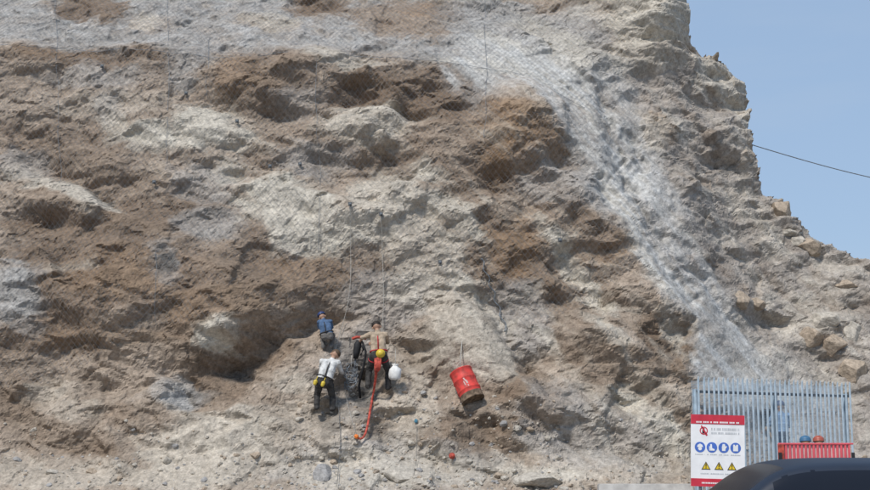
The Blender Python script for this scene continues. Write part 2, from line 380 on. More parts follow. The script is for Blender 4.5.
e = np.interp(UW, EDGE_U, EDGE_V)
above = sstep(-6, 10, e - VW)                           # the dusty terrace, the chute and the right-hand slope
chute_d = seg_dist([(470, 60), (540, 72), (590, 105), (612, 150), (645, 215), (690, 295), (735, 370), (780, 420)], UW, VW)
chute_w = np.interp(VW, [60, 85, 120, 220, 300, 400], [30, 36, 40, 32, 32, 44])
dr, dp = X * .62 - Z * .78, X * .78 + Z * .62             # along and across the beds of the right-hand side
chute = 1 - sstep(.45, 1.2, chute_d / chute_w + .4 * fbm(dr * .5, dp * 2.2, 4, 161))
chute *= .35 + .65 * sstep(-.32, .0, fbm(dr * .3, dp * 3.6, 4, 171))
chute *= sstep(.8, 1.1, np.hypot(*ell(668, 342, 32, 30, 15)))
terr = above * (1 - sstep(430, 520, U))
right = above * sstep(560, 640, U)
rough = 1 - .82 * chute - .5 * terr * (1 - chute) - .25 * right * (1 - chute)
smooth_blk = np.zeros_like(X)
for cx, cy, rx, ry, rot in ((478, 350, 50, 42, 30), (150, 142, 26, 16, 10), (285, 210, 46, 26, 8), (205, 130, 30, 20, -20), (720, 345, 34, 50, -34), (215, 450, 60, 34, -15)):
    a, b = ell(cx, cy, rx, ry, rot); smooth_blk = np.maximum(smooth_blk, 1 - sstep(.7, 1.15, np.hypot(a, b)))
rough = np.clip(rough * (1 - .5 * smooth_blk), .12, 1)

wx = X + .13 * fbm(X * 1.1, Z * 1.1, 3, 31); wz = Z + .13 * fbm(X * 1.1, Z * 1.1, 3, 41)
f1, b1 = facets(wx / 1.55, wz / 1.05, 3)
f2, b2 = facets((wx * .92 + wz * .4) / .62, (wz * .92 - wx * .4) / .42, 13)
f3, b3 = facets((wx * .95 - wz * .3) / .25, (wz * .95 + wx * .3) / .19, 23)
f4, b4 = facets(wx / .105 + 1 * fbm(X * 3, Z * 3, 2, 45), wz / .085, 33)
def saw(t, edge=.16):
    f = t - np.floor(t); return np.where(f < 1 - edge, f / (1 - edge), (1 - f) / edge)
mid = sstep(380, 520, U)
dipx = .22 + .55 * mid                                   # beds level on the left, dipping to the right beyond the middle
bed = Z + X * dipx + .45 * fbm(X * .5, Z * .5, 4, 141) + .06 * fbm(X * 2.5, Z * 2.5, 3, 142)
bedm = sstep(-.45, .3, fbm(X * .45, Z * .45, 3, 143))
amt = np.clip(rough * 1.3, .15, 1)
D += rough * (.22 * fbm(X * .33, Z * .33, 3, 51) + .10 * fbm(X * 1.1, Z * 1.4, 4, 66, .55))
F1, cen1 = fracture(D, .72, .46, .35, .20, 301)
D = D + (F1 - D) * .7 * amt
D += rough * (.15 * f1 + .085 * f2 * (.5 + .9 * sstep(-.2, .4, fbm(X * .5, Z * .5, 2, 77))) + .04 * ridged(X * .6, Z * .7, 4, 61)
              + bedm * (.10 * saw(bed * 1.25, .14) + .05 * saw(bed * 3.3 + 3, .16)))
D += .02 * fbm(X * 3.2, Z * 3.2, 4, 71, .6)
# strata: level on the terrace and the top block, running down to the right on the right-hand slope
D += terr * (.10 * fbm(X * .7, Z * 4.2, 5, 81, .6) + .03 * f3)
top_blk = np.exp(-(((U - 660) / 50.) ** 2 + ((V - 25) / 40.) ** 2))
tb_ = Z * 1.9 + X * .12 + .5 * fbm(X * .6, Z * .6, 3, 92); D += .8 * top_blk * (.20 * saw(tb_, .1) + .09 * saw(tb_ * 3.1 + .4, .12) + .08 * fbm(X * .6, Z * 3.6, 3, 91))
rim = right * np.exp(-((np.interp(V, SIL_V, SIL_U) - U) / 60.) ** 2); rz = Z * 1.15 - X * .10 + .55 * fbm(X * .5, Z * .5, 3, 93)
D += rim * (.30 * saw(rz, .12) + .12 * saw(rz * 2.7 + .3, .14) + .16 * f1)
dr, dp = X * .62 - Z * .78, X * .78 + Z * .62
D += right * (1 - chute) * (.20 * fbm(dr * .35, dp * 1.7, 5, 101) + .07 * saw(dp * 1.9 + .8 * fbm(X * .5, Z * .5, 3, 104))) + chute * .05 * fbm(dr * .4, dp * 4.0, 4, 111)
D += .06 * (1 - right) * sstep(450, 560, U) * fbm(dr * .5, dp * 2.6, 4, 121)

def soft3(a):
    for ax in (0, 1): a = .25 * np.roll(a, 1, ax) + .5 * a + .25 * np.roll(a, -1, ax)
    return a
D = soft3(D)
F2, cen2 = fracture(D, .24, .16, .35, .065, 302)
D = D + (F2 - D) * .55 * amt
D = D + rough * (.022 * f3 + .012 * f4) + .006 * fbm(X * 11, Z * 11, 3, 73, .6)
# the cliff turns its corner: behind the skyline the rock runs back from the road
Us = np.interp(VW * .5 + V * .5, SIL_V, SIL_U) - 6 * sstep(40, 140, V) * (1 - sstep(190, 240, V)) - 2 + 3.5 * fbm(X * 1.6, Z * 1.6, 4, 131) + 2.0 * f3 * .5
back = np.clip(U - Us, 0, None) / PX
rnd = np.clip(1 - np.abs(U - Us) / 14., 0, 1) * (U < Us)
Ycl = Y - D * (1 - sstep(0, 1.5, back)) + np.minimum(back * 24, 60) + .12 * rnd ** 2
Zcl = Z + .22 * np.clip(D, -1, 1) * sstep(.2, 1.5, Z)

# ---- rock colour (dry albedo, with shade painted into some hollows)
n1 = fbm(X * .8, Z * .8, 4, 201); n2 = fbm(X * 2.6, Z * 2.6, 4, 211, .6); n3 = fbm(X * 9, Z * 9, 3, 221, .6)
n4 = fbm(X * 16, Z * 16, 2, 231)
def zone(lst, soft=.13):
    mk = np.zeros_like(X)
    for cx, cy, rx, ry, rot, s in lst:
        a, b = ell(cx, cy, rx, ry, rot)
        r = np.sqrt(a * a + b * b) + (.36 * n2 + .26 * n3 + .14 * n4) * np.minimum(1, .35 + 14. / min(rx, ry) * .5 + .25)
        mk = np.maximum(mk, s * (1 - sstep(1 - soft, 1 + soft, r)))
    return mk
brown = zone([(85, 58, 90, 10, 0, .8), (262, 82, 50, 30, 0, .7), (362, 92, 42, 22, -5, .9), (440, 95, 46, 32, 0, .9), (60, 145, 80, 20, 5, .5), (90, 190, 70, 34, 0, .45), (60, 225, 66, 14, 0, .8), (190, 205, 28, 24, 0, .6), (140, 228, 60, 30, 0, .8), (110, 270, 100, 50, 5, .85),
              (60, 320, 60, 30, 20, .85), (200, 285, 40, 30, 0, .7), (190, 330, 40, 24, -10, .7), (290, 275, 64, 34, 0, .8), (240, 270, 40, 60, 0, .6), (240, 355, 60, 18, -12, .9), (215, 378, 34, 26, 0, .8), (12, 345, 30, 20, 0, .6), (10, 400, 26, 30, 0, .7), (60, 440, 60, 14, 15, .5), (110, 410, 40, 12, 20, .5), (260, 425, 28, 14, 0, .5),
              (300, 150, 60, 24, 0, .35), (390, 160, 50, 20, 0, .5), (385, 180, 26, 18, 0, .5), (450, 150, 50, 50, 0, .45), (500, 260, 40, 34, 0, .8), (530, 285, 26, 40, -10, .8), (560, 300, 30, 20, 0, .6), (470, 205, 26, 40, -20, .4), (375, 275, 30, 20, 0, .55), (440, 285, 20, 16, 0, .4), (415, 375, 16, 26, 0, .6),
              (520, 408, 42, 32, 28, .85), (465, 440, 50, 24, 0, .65), (670, 340, 36, 32, 15, .95), (545, 345, 40, 20, 20, .5), (590, 345, 36, 30, 30, .5), (660, 410, 40, 18, 40, .5), (335, 400, 14, 34, 0, .6), (440, 358, 20, 14, 0, .5), (590, 235, 30, 30, 0, .3), (655, 55, 40, 16, 0, .5),
              (710, 215, 50, 10, 32, .45), (730, 370, 30, 16, 30, .5), (415, 20, 60, 22, 0, .35), (318, 6, 30, 12, 0, .95), (88, 8, 36, 15, 0, .95), (600, 390, 24, 30, 20, .5), (690, 470, 40, 14, 0, .4), (560, 200, 30, 30, 0, .35)])
rust = zone([(518, 125, 46, 52, 0, .85), (500, 150, 20, 40, 0, .9), (512, 250, 22, 30, 0, .8), (60, 54, 50, 5, 0, .5), (215, 310, 60, 20, 0, .4), (300, 270, 40, 20, 0, .35), (658, 132, 12, 24, -28, .9), (612, 252, 20, 16, 0, .5), (420, 10, 18, 10, 0, .5), (235, 80, 30, 20, 0, .4), (115, 275, 60, 26, 0, .5), (100, 340, 60, 14, 0, .35), (545, 415, 20, 22, 20, .4), (700, 60, 10, 6, 0, .5), (755, 158, 5, 10, 0, .6), (640, 250, 26, 8, 30, .3)])
pale = zone([(150, 142, 28, 18, 10, 1.2), (205, 130, 34, 22, -20, 1.2), (235, 140, 24, 10, -10, .8), (120, 130, 14, 18, -30, .6), (285, 205, 50, 26, 8, 1.05), (320, 235, 56, 22, 0, 1.0), (385, 205, 34, 34, 0, .7), (225, 170, 20, 14, 0, .6), (372, 125, 44, 20, -6, .7), (345, 125, 20, 14, 0, .6), (420, 235, 50, 30, 10, .55), (442, 205, 22, 16, 10, .8), (466, 225, 8, 24, -30, .8), (426, 176, 12, 8, 0, .8), (408, 182, 10, 6, 0, .7),
             (420, 285, 40, 26, 0, .55), (466, 290, 12, 26, -38, .95), (475, 345, 48, 40, 30, .55), (430, 310, 24, 14, 0, .5), (218, 337, 24, 13, -18, 1.3), (215, 450, 70, 38, -15, .65), (190, 480, 70, 16, 0, .5), (300, 440, 60, 40, 0, .35), (410, 410, 30, 40, 0, .45), (370, 470, 90, 20, 0, .65), (540, 476, 60, 10, 0, .9), (640, 400, 22, 12, 35, .9), (660, 430, 22, 10, 40, .7), (580, 272, 22, 9, 40, .9), (600, 300, 16, 8, 40, .7), (545, 230, 20, 8, 40, .7), (590, 320, 20, 8, 30, .6),
             (655, 22, 50, 34, 0, .9), (640, 60, 50, 16, 10, .5), (725, 90, 36, 20, 25, .6), (745, 140, 12, 40, 0, .4), (655, 135, 12, 20, -28, .5), (560, 40, 60, 10, 22, .6), (512, 50, 40, 7, 24, .8), (570, 62, 30, 8, 30, .7), (622, 205, 9, 40, -30, .8), (650, 265, 9, 40, -32, .8), (675, 330, 8, 36, -30, .7), (740, 200, 14, 20, -30, .4), (770, 250, 20, 10, 30, .4), (660, 14, 28, 8, 0, .9), (650, 30, 22, 6, 5, .6), (712, 72, 26, 8, 8, .7), (700, 62, 16, 6, 0, .6), (735, 98, 10, 9, 0, .7), (785, 212, 12, 12, 0, .7), (700, 195, 12, 8, 40, .5), (270, 22, 30, 10, 0, .5), (150, 22, 16, 7, 0, .5), (340, 62, 40, 8, 5, .6), (470, 62, 40, 5, 10, .7), (545, 76, 45, 5, 22, .9), (75, 195, 40, 9, 18, .7), (90, 205, 14, 14, 0, .6), (30, 180, 30, 10, 10, .4), (70, 270, 30, 5, -10, .4), (75, 410, 26, 12, 0, .35), (45, 390, 20, 12, 0, .4),
             (60, 475, 90, 14, 0, .45), (110, 105, 60, 14, 0, .25), (820, 320, 40, 26, 20, .35), (840, 270, 30, 8, 20, .4), (470, 470, 40, 16, 0, .5), (590, 12, 24, 14, 0, .35), (640, 470, 60, 18, 0, .35), (760, 300, 8, 8, 0, .6), (295, 385, 24, 12, 0, .5), (345, 430, 20, 16, 0, .4)])
grey = zone([(535, 45, 95, 36, 20, .85), (575, 40, 34, 40, 30, .7), (15, 295, 22, 34, 0, .9), (30, 325, 20, 12, 30, .7), (175, 395, 24, 18, 0, .9), (165, 265, 16, 20, 0, .9), (210, 225, 36, 16, 0, .6), (205, 185, 30, 20, 0, .5), (310, 160, 40, 18, 0, .5), (480, 90, 10, 40, 0, .7), (530, 165, 22, 14, 0, .6), (560, 190, 50, 20, 20, .5), (600, 180, 26, 40, 0, .7), (185, 65, 22, 30, 0, .7), (90, 78, 60, 10, 0, .5), (110, 105, 12, 26, 0, .45),
             (290, 240, 16, 24, 0, .6), (380, 300, 40, 30, 0, .4), (350, 375, 30, 50, 0, .5), (380, 470, 120, 30, 0, .55), (570, 430, 60, 40, 30, .6), (640, 440, 40, 40, 0, .5), (520, 320, 30, 40, -30, .5), (360, 395, 14, 26, 0, .6), (300, 105, 20, 16, 0, .4), (25, 165, 24, 20, 0, .4), (410, 305, 16, 20, 0, .5), (640, 170, 20, 60, -14, .6)])
outc = zone([(88, 8, 38, 16, 0, 1), (318, 6, 34, 14, 0, 1), (415, 18, 66, 22, 0, 1), (270, 24, 34, 9, 0, .8), (150, 24, 22, 8, 0, .7), (215, 60, 20, 20, 0, 0)])
grey = np.maximum(grey, .8 * terr * sstep(-.6, .2, n2 + .3) * (1 - outc))
grey = np.maximum(grey, right * .5 * sstep(40, 90, V + (U < 560) * 90))
streak = fbm((X * .62 - Z * .78) * .45, (X * .78 + Z * .62) * 2.6, 4, 301)
brown = np.maximum(brown, right * (1 - chute) * .75 * sstep(.02, .38, streak))
pale = np.maximum(pale, right * .65 * sstep(.12, .45, -streak))
pale = np.maximum(pale, .3 * sstep(432, 470, VW) * sstep(140, 180, UW) * (1 - sstep(600, 640, UW)) * sstep(-.25, .25, n1 + .6 * n2))
for pts, wd, st in (([(536, 222), (572, 262), (612, 306)], 8, 1.0), ([(632, 388), (664, 424), (690, 458)], 10, 1.0), ([(448, 268), (482, 304)], 8, 1.0), ([(590, 316), (622, 340)], 6, .8), ([(470, 62), (535, 74), (575, 98), (600, 130)], 5, .8), ([(430, 195), (455, 205), (472, 240)], 7, .8), ([(540, 330), (585, 400), (610, 450)], 6, .5)):
    pale = np.maximum(pale, st * (1 - sstep(.8, 1.15, seg_dist(pts, UW, VW) / wd + .5 * n2 + .25 * n3)))
brown = np.maximum(brown, .7 * (1 - sstep(.5, 1.1, np.hypot(*ell(478, 432, 44, 24, 15)))))
C = lambda *c: np.array(c, float)
c_base, c_brown, c_rust, c_pale, c_grey, c_chute = C(.335, .272, .215), C(.190, .139, .099), C(.25, .166, .10), C(.515, .472, .40), C(.365, .356, .34), C(.505, .50, .478)
c_stain_shade = C(.125, .113, .10)
def mix(a, b, t): return a + (b - a) * t[..., None]
col = np.broadcast_to(c_base, X.shape + (3,)).copy()
# patches of lichen grey, brown seams and cream chips everywhere, then the large beds
col = mix(col, c_brown, np.clip(sstep(.18, .5, n2 + .35 * n3) * .5, 0, 1))
col = mix(col, c_pale, np.clip(sstep(.25, .6, -n2 + .5 * n3) * .4, 0, 1))
col = mix(col, c_brown, np.clip(brown * (.95 + .5 * n2), 0, 1))
col = mix(col, c_grey, np.clip(grey * (.95 + .6 * n2), 0, 1))
col = mix(col, c_rust, np.clip(rust * (.8 + .9 * n3), 0, 1))
col = mix(col, c_pale, np.clip(pale * (1.05 + .5 * n2 + .3 * n3), 0, 1))
col = mix(col, c_chute, np.clip(chute * (.74 + .35 * n3 + .75 * fbm((X * .62 - Z * .78) * .35, (X * .78 + Z * .62) * 4.5, 4, 311)), 0, 1))
fr = hash2(np.floor(wx / .25 * .95).astype(int), np.floor(wz / .19).astype(int), 3) - .5
dark = zone([(165, 265, 11, 17, 0, .8), (361, 388, 13, 34, 0, .8), (330, 425, 12, 16, 0, .5), (384, 432, 14, 12, 30, .7), (352, 350, 8, 18, 0, .5), (232, 372, 16, 9, -10, .7), (190, 393, 8, 8, 0, .5), (470, 425, 26, 14, 20, .35), (505, 182, 12, 6, 10, .5)])  # a dark grey stain at left; elsewhere hollow shade painted into the rock colour
col = mix(col, c_stain_shade, dark)
# flow lines: dry white splash lines down the chute, rusty and pale seams along the dipping beds
fl1 = fbm(dr * .22, dp * 7.5, 4, 401); fl2 = fbm(dr * .3, dp * 4.2, 4, 411)
wm = sstep(430, 500, UW + .3 * (VW - 100)) * sstep(40, 80, VW)
col = mix(col, C(.60, .60, .59), np.clip(chute * sstep(.16, .4, fl1) * .6, 0, 1))
col = mix(col, c_grey * .8, np.clip(chute * sstep(.1, .4, -fl1) * .5, 0, 1))
col = mix(col, c_pale, np.clip(wm * (1 - chute) * sstep(.16, .42, fl2) * .55, 0, 1))
col = mix(col, c_brown * .9, np.clip(wm * (1 - chute) * sstep(.14, .42, -fl2) * .6, 0, 1))
terr = terr * (1 - .8 * outc)
tstr = fbm(X * 1.1, Z * 8, 4, 421, .6)
col = mix(col, C(.41, .41, .40), np.clip(terr * sstep(.1, .4, tstr) * .7, 0, 1)); col = mix(col, C(.2, .195, .185), np.clip(terr * sstep(.12, .45, -tstr) * .7, 0, 1))
# flecks: hand-sized chips of paler and darker stone
ch = facets(wx / .16 + n2, wz / .11 + n3, 53)[0]
col *= (1 + .16 * n1 + .20 * n3 + .16 * n4 + .13 * np.clip(ch, -1.4, 1.4) * (1 - .6 * chute))[..., None]
k2 = (.45 * (1 - chute) * (1 - .5 * terr))[..., None]
col = col * (1 - k2) + col.reshape(-1, 3)[cen1] * k2
k3 = (.5 * (1 - .6 * chute))[..., None]
col = col * (1 - k3) + col.reshape(-1, 3)[cen2] * k3
col = np.clip(col, .03, .75)

def grid_mesh(name, X, Y, Z, col):
    nz, nx = X.shape
    me = bpy.data.meshes.new(name)
    co = np.stack([X, Y, Z], -1).reshape(-1, 3).astype(np.float32)
    idx = np.arange(nz * nx).reshape(nz, nx)
    q = np.stack([idx[:-1, :-1], idx[:-1, 1:], idx[1:, 1:], idx[1:, :-1]], -1).reshape(-1, 4)
    me.vertices.add(len(co)); me.vertices.foreach_set('co', co.ravel())
    me.loops.add(q.size); me.loops.foreach_set('vertex_index', q.ravel().astype(np.int32))
    me.polygons.add(len(q)); me.polygons.foreach_set('loop_start', (np.arange(len(q)) * 4).astype(np.int32))
    me.update(calc_edges=True)
    ca = me.attributes.new('rock_colour', 'FLOAT_COLOR', 'POINT')
    ca.data.foreach_set('color', np.concatenate([col.reshape(-1, 3), np.ones((len(co), 1))], 1).astype(np.float32).ravel())
    me.attributes.new('sharp_face', 'BOOLEAN', 'FACE').data.foreach_set('value', np.ones(len(q), bool))
    me.materials.append(M_rock)
    o = bpy.data.objects.new(name, me); COL.objects.link(o)
    return o
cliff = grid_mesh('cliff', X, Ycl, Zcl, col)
cliff['kind'] = 'structure'
PU, PV = proj(X, Ycl, Zcl)
def hit(u, v, out=0.0):
    """the point of the built rock face seen at a place of the photograph"""
    d = (PU - u) ** 2 + (PV - v) ** 2
    k = np.where(d.ravel() < 9)[0]
    if len(k) == 0: k = np.array([int(np.argmin(d))])
    j = k[np.argmin(Ycl.ravel()[k])]
    p = at(u, v, float(Ycl.ravel()[j]) - out)
    return p
def surf_y(x, z):
    j = int(np.clip((x - gx[0]) / STEP, 0, len(gx) - 1)); i = int(np.clip((z - gz[0]) / STEP, 0, len(gz) - 1))
    return float(Ycl[i, j])

# ------------------------------------------------------------------ ground
def sheet(name, x0, x1, y0, y1, z, m, n=1):
    bm = bmesh.new()
    vs = [bm.verts.new(p) for p in ((x0, y0, z), (x1, y0, z), (x1, y1, z), (x0, y1, z))]; bm.faces.new(vs)
    o = bmobj(name, bm, m); o['kind'] = 'structure'; return o
sheet('ground', -2500, 2500, -2500, 2500, -.02, M['gravel'])
sheet('road', -400, 400, 4.5, 19.0, -.012, M['asphalt'])
bm = bmesh.new()
for i in range(-14, 15): box(bm, (i * 6.0, 11.9, -.006), (2.6, .12, .004))
o = bmobj('road_markings', bm, M['paint']); o['kind'] = 'structure'
bm = bmesh.new()
for i in range(-40, 41): box(bm, (i * .92, 19.1, .05), (.91, .14, .16), .012)
o = bmobj('kerb', bm, M['kerb']); o['kind'] = 'structure'
bm = bmesh.new(); box(bm, (0, 20.2, .045), (74, 2.0, .15)); o = bmobj('pavement', bm, M['concrete']); o['kind'] = 'structure'

# ------------------------------------------------------------------ boulders and rubble
def rock_bm(bm, c, s, seed, sub=3, rot=None, mi=0):
    r = random.Random(seed); t = bmesh.new(); bmesh.ops.create_icosphere(t, subdivisions=sub, radius=1)
    off = Vector((r.random() * 50, r.random() * 50, r.random() * 50))
    from mathutils import noise as NZ
    cuts = [(Vector((r.uniform(-1, 1), r.uniform(-1, 1), r.uniform(-1, 1))).normalized(), r.uniform(.5, .82)) for _ in range(13)]
    Rm = Matrix.Rotation(r.random() * 6.28, 3, 'Z') @ Matrix.Rotation(r.uniform(-.5, .5), 3, 'X')
    mp = []
    for v in t.verts:
        p = v.co.copy()
        for nrm, dd in cuts:
            k = p.dot(nrm) - dd
            if k > 0: p -= nrm * k * .97
        p *= 1.15 + .10 * NZ.noise(p * 1.6 + off) + (.06 * NZ.noise(p * 4 + off) if sub > 2 else 0)
        p = Rm @ p
        mp.append(bm.verts.new(Vector(c) + Vector((p.x * s[0], p.y * s[1], p.z * s[2]))))
    t.verts.index_update()
    for f in t.faces:
        nf = bm.faces.new([mp[v.index] for v in f.verts]); nf.material_index = mi
    t.free()
def paint_attr(o, c):
    me = o.data; ca = me.attributes.new('rock_colour', 'FLOAT_COLOR', 'POINT')
    a = np.tile(np.array([*c, 1.], np.float32), (len(me.vertices), 1))
    a[:, :3] *= (1 + .12 * rng.randn(len(me.vertices), 1) * .4).astype(np.float32)
    ca.data.foreach_set('color', a.ravel())
TANR, GRYR, BRNR, PALR = (.40, .325, .25), (.33, .32, .31), (.26, .21, .165), (.46, .42, .36)
BOULDERS = [
    (783, 212, 11, 12, TANR, 'rounded tan boulder perched highest on the right skyline below the cliff corner'),
    (790, 232, 13, 5, PALR, 'flat cream slab jutting from the right skyline under the rounded tan boulder'),
    (800, 242, 9, 7, PALR, 'blocky cream boulder wedged below the flat slab on the right skyline'),
    (812, 248, 12, 9, TANR, 'brown boulder beside the blocky cream one, low on the right skyline'),
    (742, 300, 9, 8, TANR, 'small tan boulder above the dark slot in the middle of the right slope'),
    (757, 304, 7, 6, TANR, 'smallest tan stone beside the dark slot in the middle of the right slope'),
    (828, 322, 13, 9, PALR, 'pale boulder topping the cluster on the far right slope above the fence'),
    (834, 346, 12, 11, TANR, 'roundish tan boulder at the centre of the cluster on the far right slope'),
    (812, 338, 12, 10, TANR, 'tan boulder at the left of the cluster on the far right slope'),
    (852, 335, 10, 16, PALR, 'tall pale boulder at the right of the cluster on the far right slope'),
    (856, 372, 12, 12, TANR, 'tan boulder resting low on the slope just above the right end of the steel fence'),
    (846, 285, 12, 7, TANR, 'flattish tan boulder lodged near the top of the far right slope'),
    (402, 478, 17, 9, PALR, 'pale angular stone at the foot of the cliff below the white sack'),
    (540, 483, 22, 8, PALR, 'broad white boulder on the toe of the cliff left of the concrete barrier'),
    (322, 476, 12, 9, GRYR, 'small grey stone at the foot of the cliff below the white shirted worker')]
for i, (u, v, rx, ry, c, lab) in enumerate(BOULDERS):
    p = hit(u, v); sc = p.y / FPX
    bm = bmesh.new(); rock_bm(bm, (0, 0, 0), (rx * sc * 1.15, max(rx, ry) * sc, ry * sc * 1.15), 100 + i, 4)
    o = bmobj('boulder', bm, M_rock); o.location = (p.x, p.y + max(rx, ry) * sc * .5, p.z); paint_attr(o, c)
    tag(o, lab, 'boulder')
# loose rubble on the toe, stuck to the face
bm = bmesh.new(); r = random.Random(3); cs = []
for i in range(1300):
    u = r.uniform(-40, 900); v = 505 - abs(r.gauss(0, 1)) * 34
    if r.random() < .25: u, v = r.uniform(290, 560), r.uniform(390, 490)
    j = int(np.argmin((PU[::4, ::4] - u) ** 2 + (PV[::4, ::4] - v) ** 2)); q = (X[::4, ::4].ravel()[j] + r.uniform(-.12, .12), 0, Z[::4, ::4].ravel()[j] + r.uniform(-.12, .12)); k_ = (int(np.clip((q[2] - gz[0]) / STEP, 0, len(gz) - 1)), int(np.clip((q[0] - gx[0]) / STEP, 0, len(gx) - 1))); q = (q[0], Ycl[k_], Zcl[k_])
    s = min(.15, .022 + r.expovariate(1 / .022)); n0 = len(bm.verts)
    rock_bm(bm, (q[0], q[1] + s * .1, q[2]), (s, s, s * .75), 500 + i, 1 if s < .09 else 2)
    k = r.random(); c = PALR if k < .45 else GRYR if k < .75 else TANR
    cs += [(*c, 1)] * (len(bm.verts) - n0)
o = bmobj('rubble', bm, M_rock); o['kind'] = 'stuff'
o.data.attributes.new('rock_colour', 'FLOAT_COLOR', 'POINT').data.foreach_set('color', np.array(cs, np.float32).ravel())

# ------------------------------------------------------------------ rockfall netting
def blur(a, k):
    def b1(a, ax):
        pad = [(0, 0), (0, 0)]; pad[ax] = (k, k + 1)
        c = np.cumsum(np.pad(a, pad, mode='edge'), axis=ax)
        n = a.shape[ax]
        return (np.take(c, range(2 * k, 2 * k + n), axis=ax) - np.take(c, range(0, n), axis=ax)) / (2 * k)
    return b1(b1(a, 0), 1)
env = np.minimum(Ycl, blur(Ycl, 5))
env = blur(env, 3) - .05
net = thing('rockfall_net', 'grey diamond wire netting draped over the left and middle of the cliff face', 'netting', tuple(at(300, 200, 30)))
inv = Matrix.Translation(-net.location)
NB_U = [-60, 60, 150, 240, 300, 420, 470, 520, 600, 640]; NB_V = [400, 380, 330, 320, 300, 290, 300, 330, 300, 260]
ok = (U < np.minimum(Us - 30, 640)) & (U > -60) & (V > -90) & (V < np.interp(U, NB_U, NB_V))
vl, fl = [], []
PITCHW, NZW, WR = .15, 1.25, .0021
def wires(sign):
    span = (gx[-1] - gx[0]) + (gz[-1] - gz[0]) / NZW
    for k in range(int(span / PITCHW) + 1):
        x0 = (gx[0] - (gz[-1] - gz[0]) / NZW + k * PITCHW) if sign > 0 else gx[0] + k * PITCHW
        zs = np.arange(gz[0], gz[-1], .11); xs = x0 + sign * (zs - gz[0]) / NZW
        m = (xs > gx[0]) & (xs < gx[-1]); zs, xs = zs[m], xs[m]
        if len(zs) < 3: continue
        ii = np.clip(np.round((zs - gz[0]) / STEP).astype(int), 0, len(gz) - 1); jj = np.clip(np.round((xs - gx[0]) / STEP).astype(int), 0, len(gx) - 1)
        g = ok[ii, jj]; run = []
        P = np.stack([xs, env[ii, jj], zs], -1) - np.array(net.location)
        for q in range(len(zs) + 1):
            if q < len(zs) and g[q]: run.append(P[q])
            else:
                if len(run) > 2:
                    b = len(vl)
                    for p in run:
                        vl.extend([(p[0] - WR, p[1], p[2] - WR), (p[0] + WR, p[1], p[2] - WR), (p[0], p[1] - WR, p[2] + WR)])
                    for t in range(len(run) - 1):
                        o0, o1 = b + 3 * t, b + 3 * t + 3
                        for s in range(3): fl.append((o0 + s, o0 + (s + 1) % 3, o1 + (s + 1) % 3, o1 + s))
                run = []
wires(1); wires(-1)
me = bpy.data.meshes.new('wire_mesh'); me.from_pydata(vl, [], fl); me.materials.append(M['wire'])
o = bpy.data.objects.new('wire_mesh', me); COL.objects.link(o); o.parent = net; o['kind'] = 'stuff'
def net_line(pts, rad, name, m, parent):
    P = []
    for (u0, v0), (u1, v1) in zip(pts[:-1], pts[1:]):
        n = max(2, int(math.hypot(u1 - u0, v1 - v0) / 5))
        for k in range(n):
            t = k / n; u = u0 + (u1 - u0) * t; v = v0 + (v1 - v0) * t
            j = int(np.argmin((U[::2, ::2] - u) ** 2 + (V[::2, ::2] - v) ** 2))
            P.append(Vector((X[::2, ::2].ravel()[j], env[::2, ::2].ravel()[j] - .02, Z[::2, ::2].ravel()[j])))
    P = [(P[max(i - 1, 0)] + P[i] + P[min(i + 1, len(P) - 1)]) / 3 for i in range(len(P))]
    off = parent.location if parent else Vector()
    bm = bmesh.new(); tube(bm, [p - off for p in P], rad, 6)
    return bmobj(name, bm, m, parent)
for pts in ([(209, 40), (208, 106)], [(168, -10), (169, 60), (170, 130), (167, 180)], [(318, 40), (317, 130), (322, 200), (318, 260)], [(158, 250), (157, 330)], [(56, -10), (58, 90), (60, 200)], [(484, -10), (486, 80), (484, 150)]):
    net_line(pts, .0055, 'seam_cable', M['galv_dark'], net)
for pts in ([(-40, 46), (100, 50), (230, 58), (330, 54), (430, 60), (520, 74), (590, 112)],):
    net_line(pts, .006, 'edge_cable', M['galv_dark'], net)
# rock bolts
BOLTS = [(186, 93, 'dark anchor plate on the brown face below the left terrace, right of the long seam'), (237, 121, 'dark anchor plate above the cream blocks on the upper left face'), (154, 182, 'dark anchor plate under the cream block at upper left'), (300, 164, 'dark anchor plate on the grey patch in the middle of the face'),
         (440, 262, 'dark anchor plate right of centre above the pale streak'), (270, 166, 'dark anchor plate left of the grey patch in the middle of the face'), (102, 66, 'dark anchor plate in the tan band at upper left'), (350, 204, 'dark anchor plate carrying the rope of the white shirted person'), (381, 214, 'dark anchor plate carrying the rope of the beige topped person'), (560, 240, 'dark anchor plate beside the grey chute')]
for u, v, lab in BOLTS:
    p = hit(u, v, .06); t = thing('rock_bolt', lab, 'rock bolt', p)
    bm = bmesh.new(); box(bm, (0, 0, 0), (.10, .02, .10), .005); bmobj('plate', bm, M['seam'], t)
    bm = bmesh.new(); tube(bm, [(0, .12, 0), (0, -.09, 0)], .016, 8); tube(bm, [(0, -.02, 0), (0, -.045, 0)], .032, 6); bmobj('bolt', bm, M['galv_dark'], t)
# braided steel cable lying on the rock right of centre
P = []
for k in range(40):
    t = k / 39.; u = 481 + 26 * t + 2.0 * math.sin(t * 30); v = 258 + 74 * t; P.append(hit(u, v, .05))
P = [(P[max(i - 1, 0)] + P[i] * 2 + P[min(i + 1, len(P) - 1)]) / 4 for i in range(len(P))]
bm = bmesh.new(); tube(bm, P, .016, 6); tag(bmobj('steel_cable', bm, M['galv_dark']), 'kinked grey steel cable hanging beside the bright pale streak right of centre', 'cable')

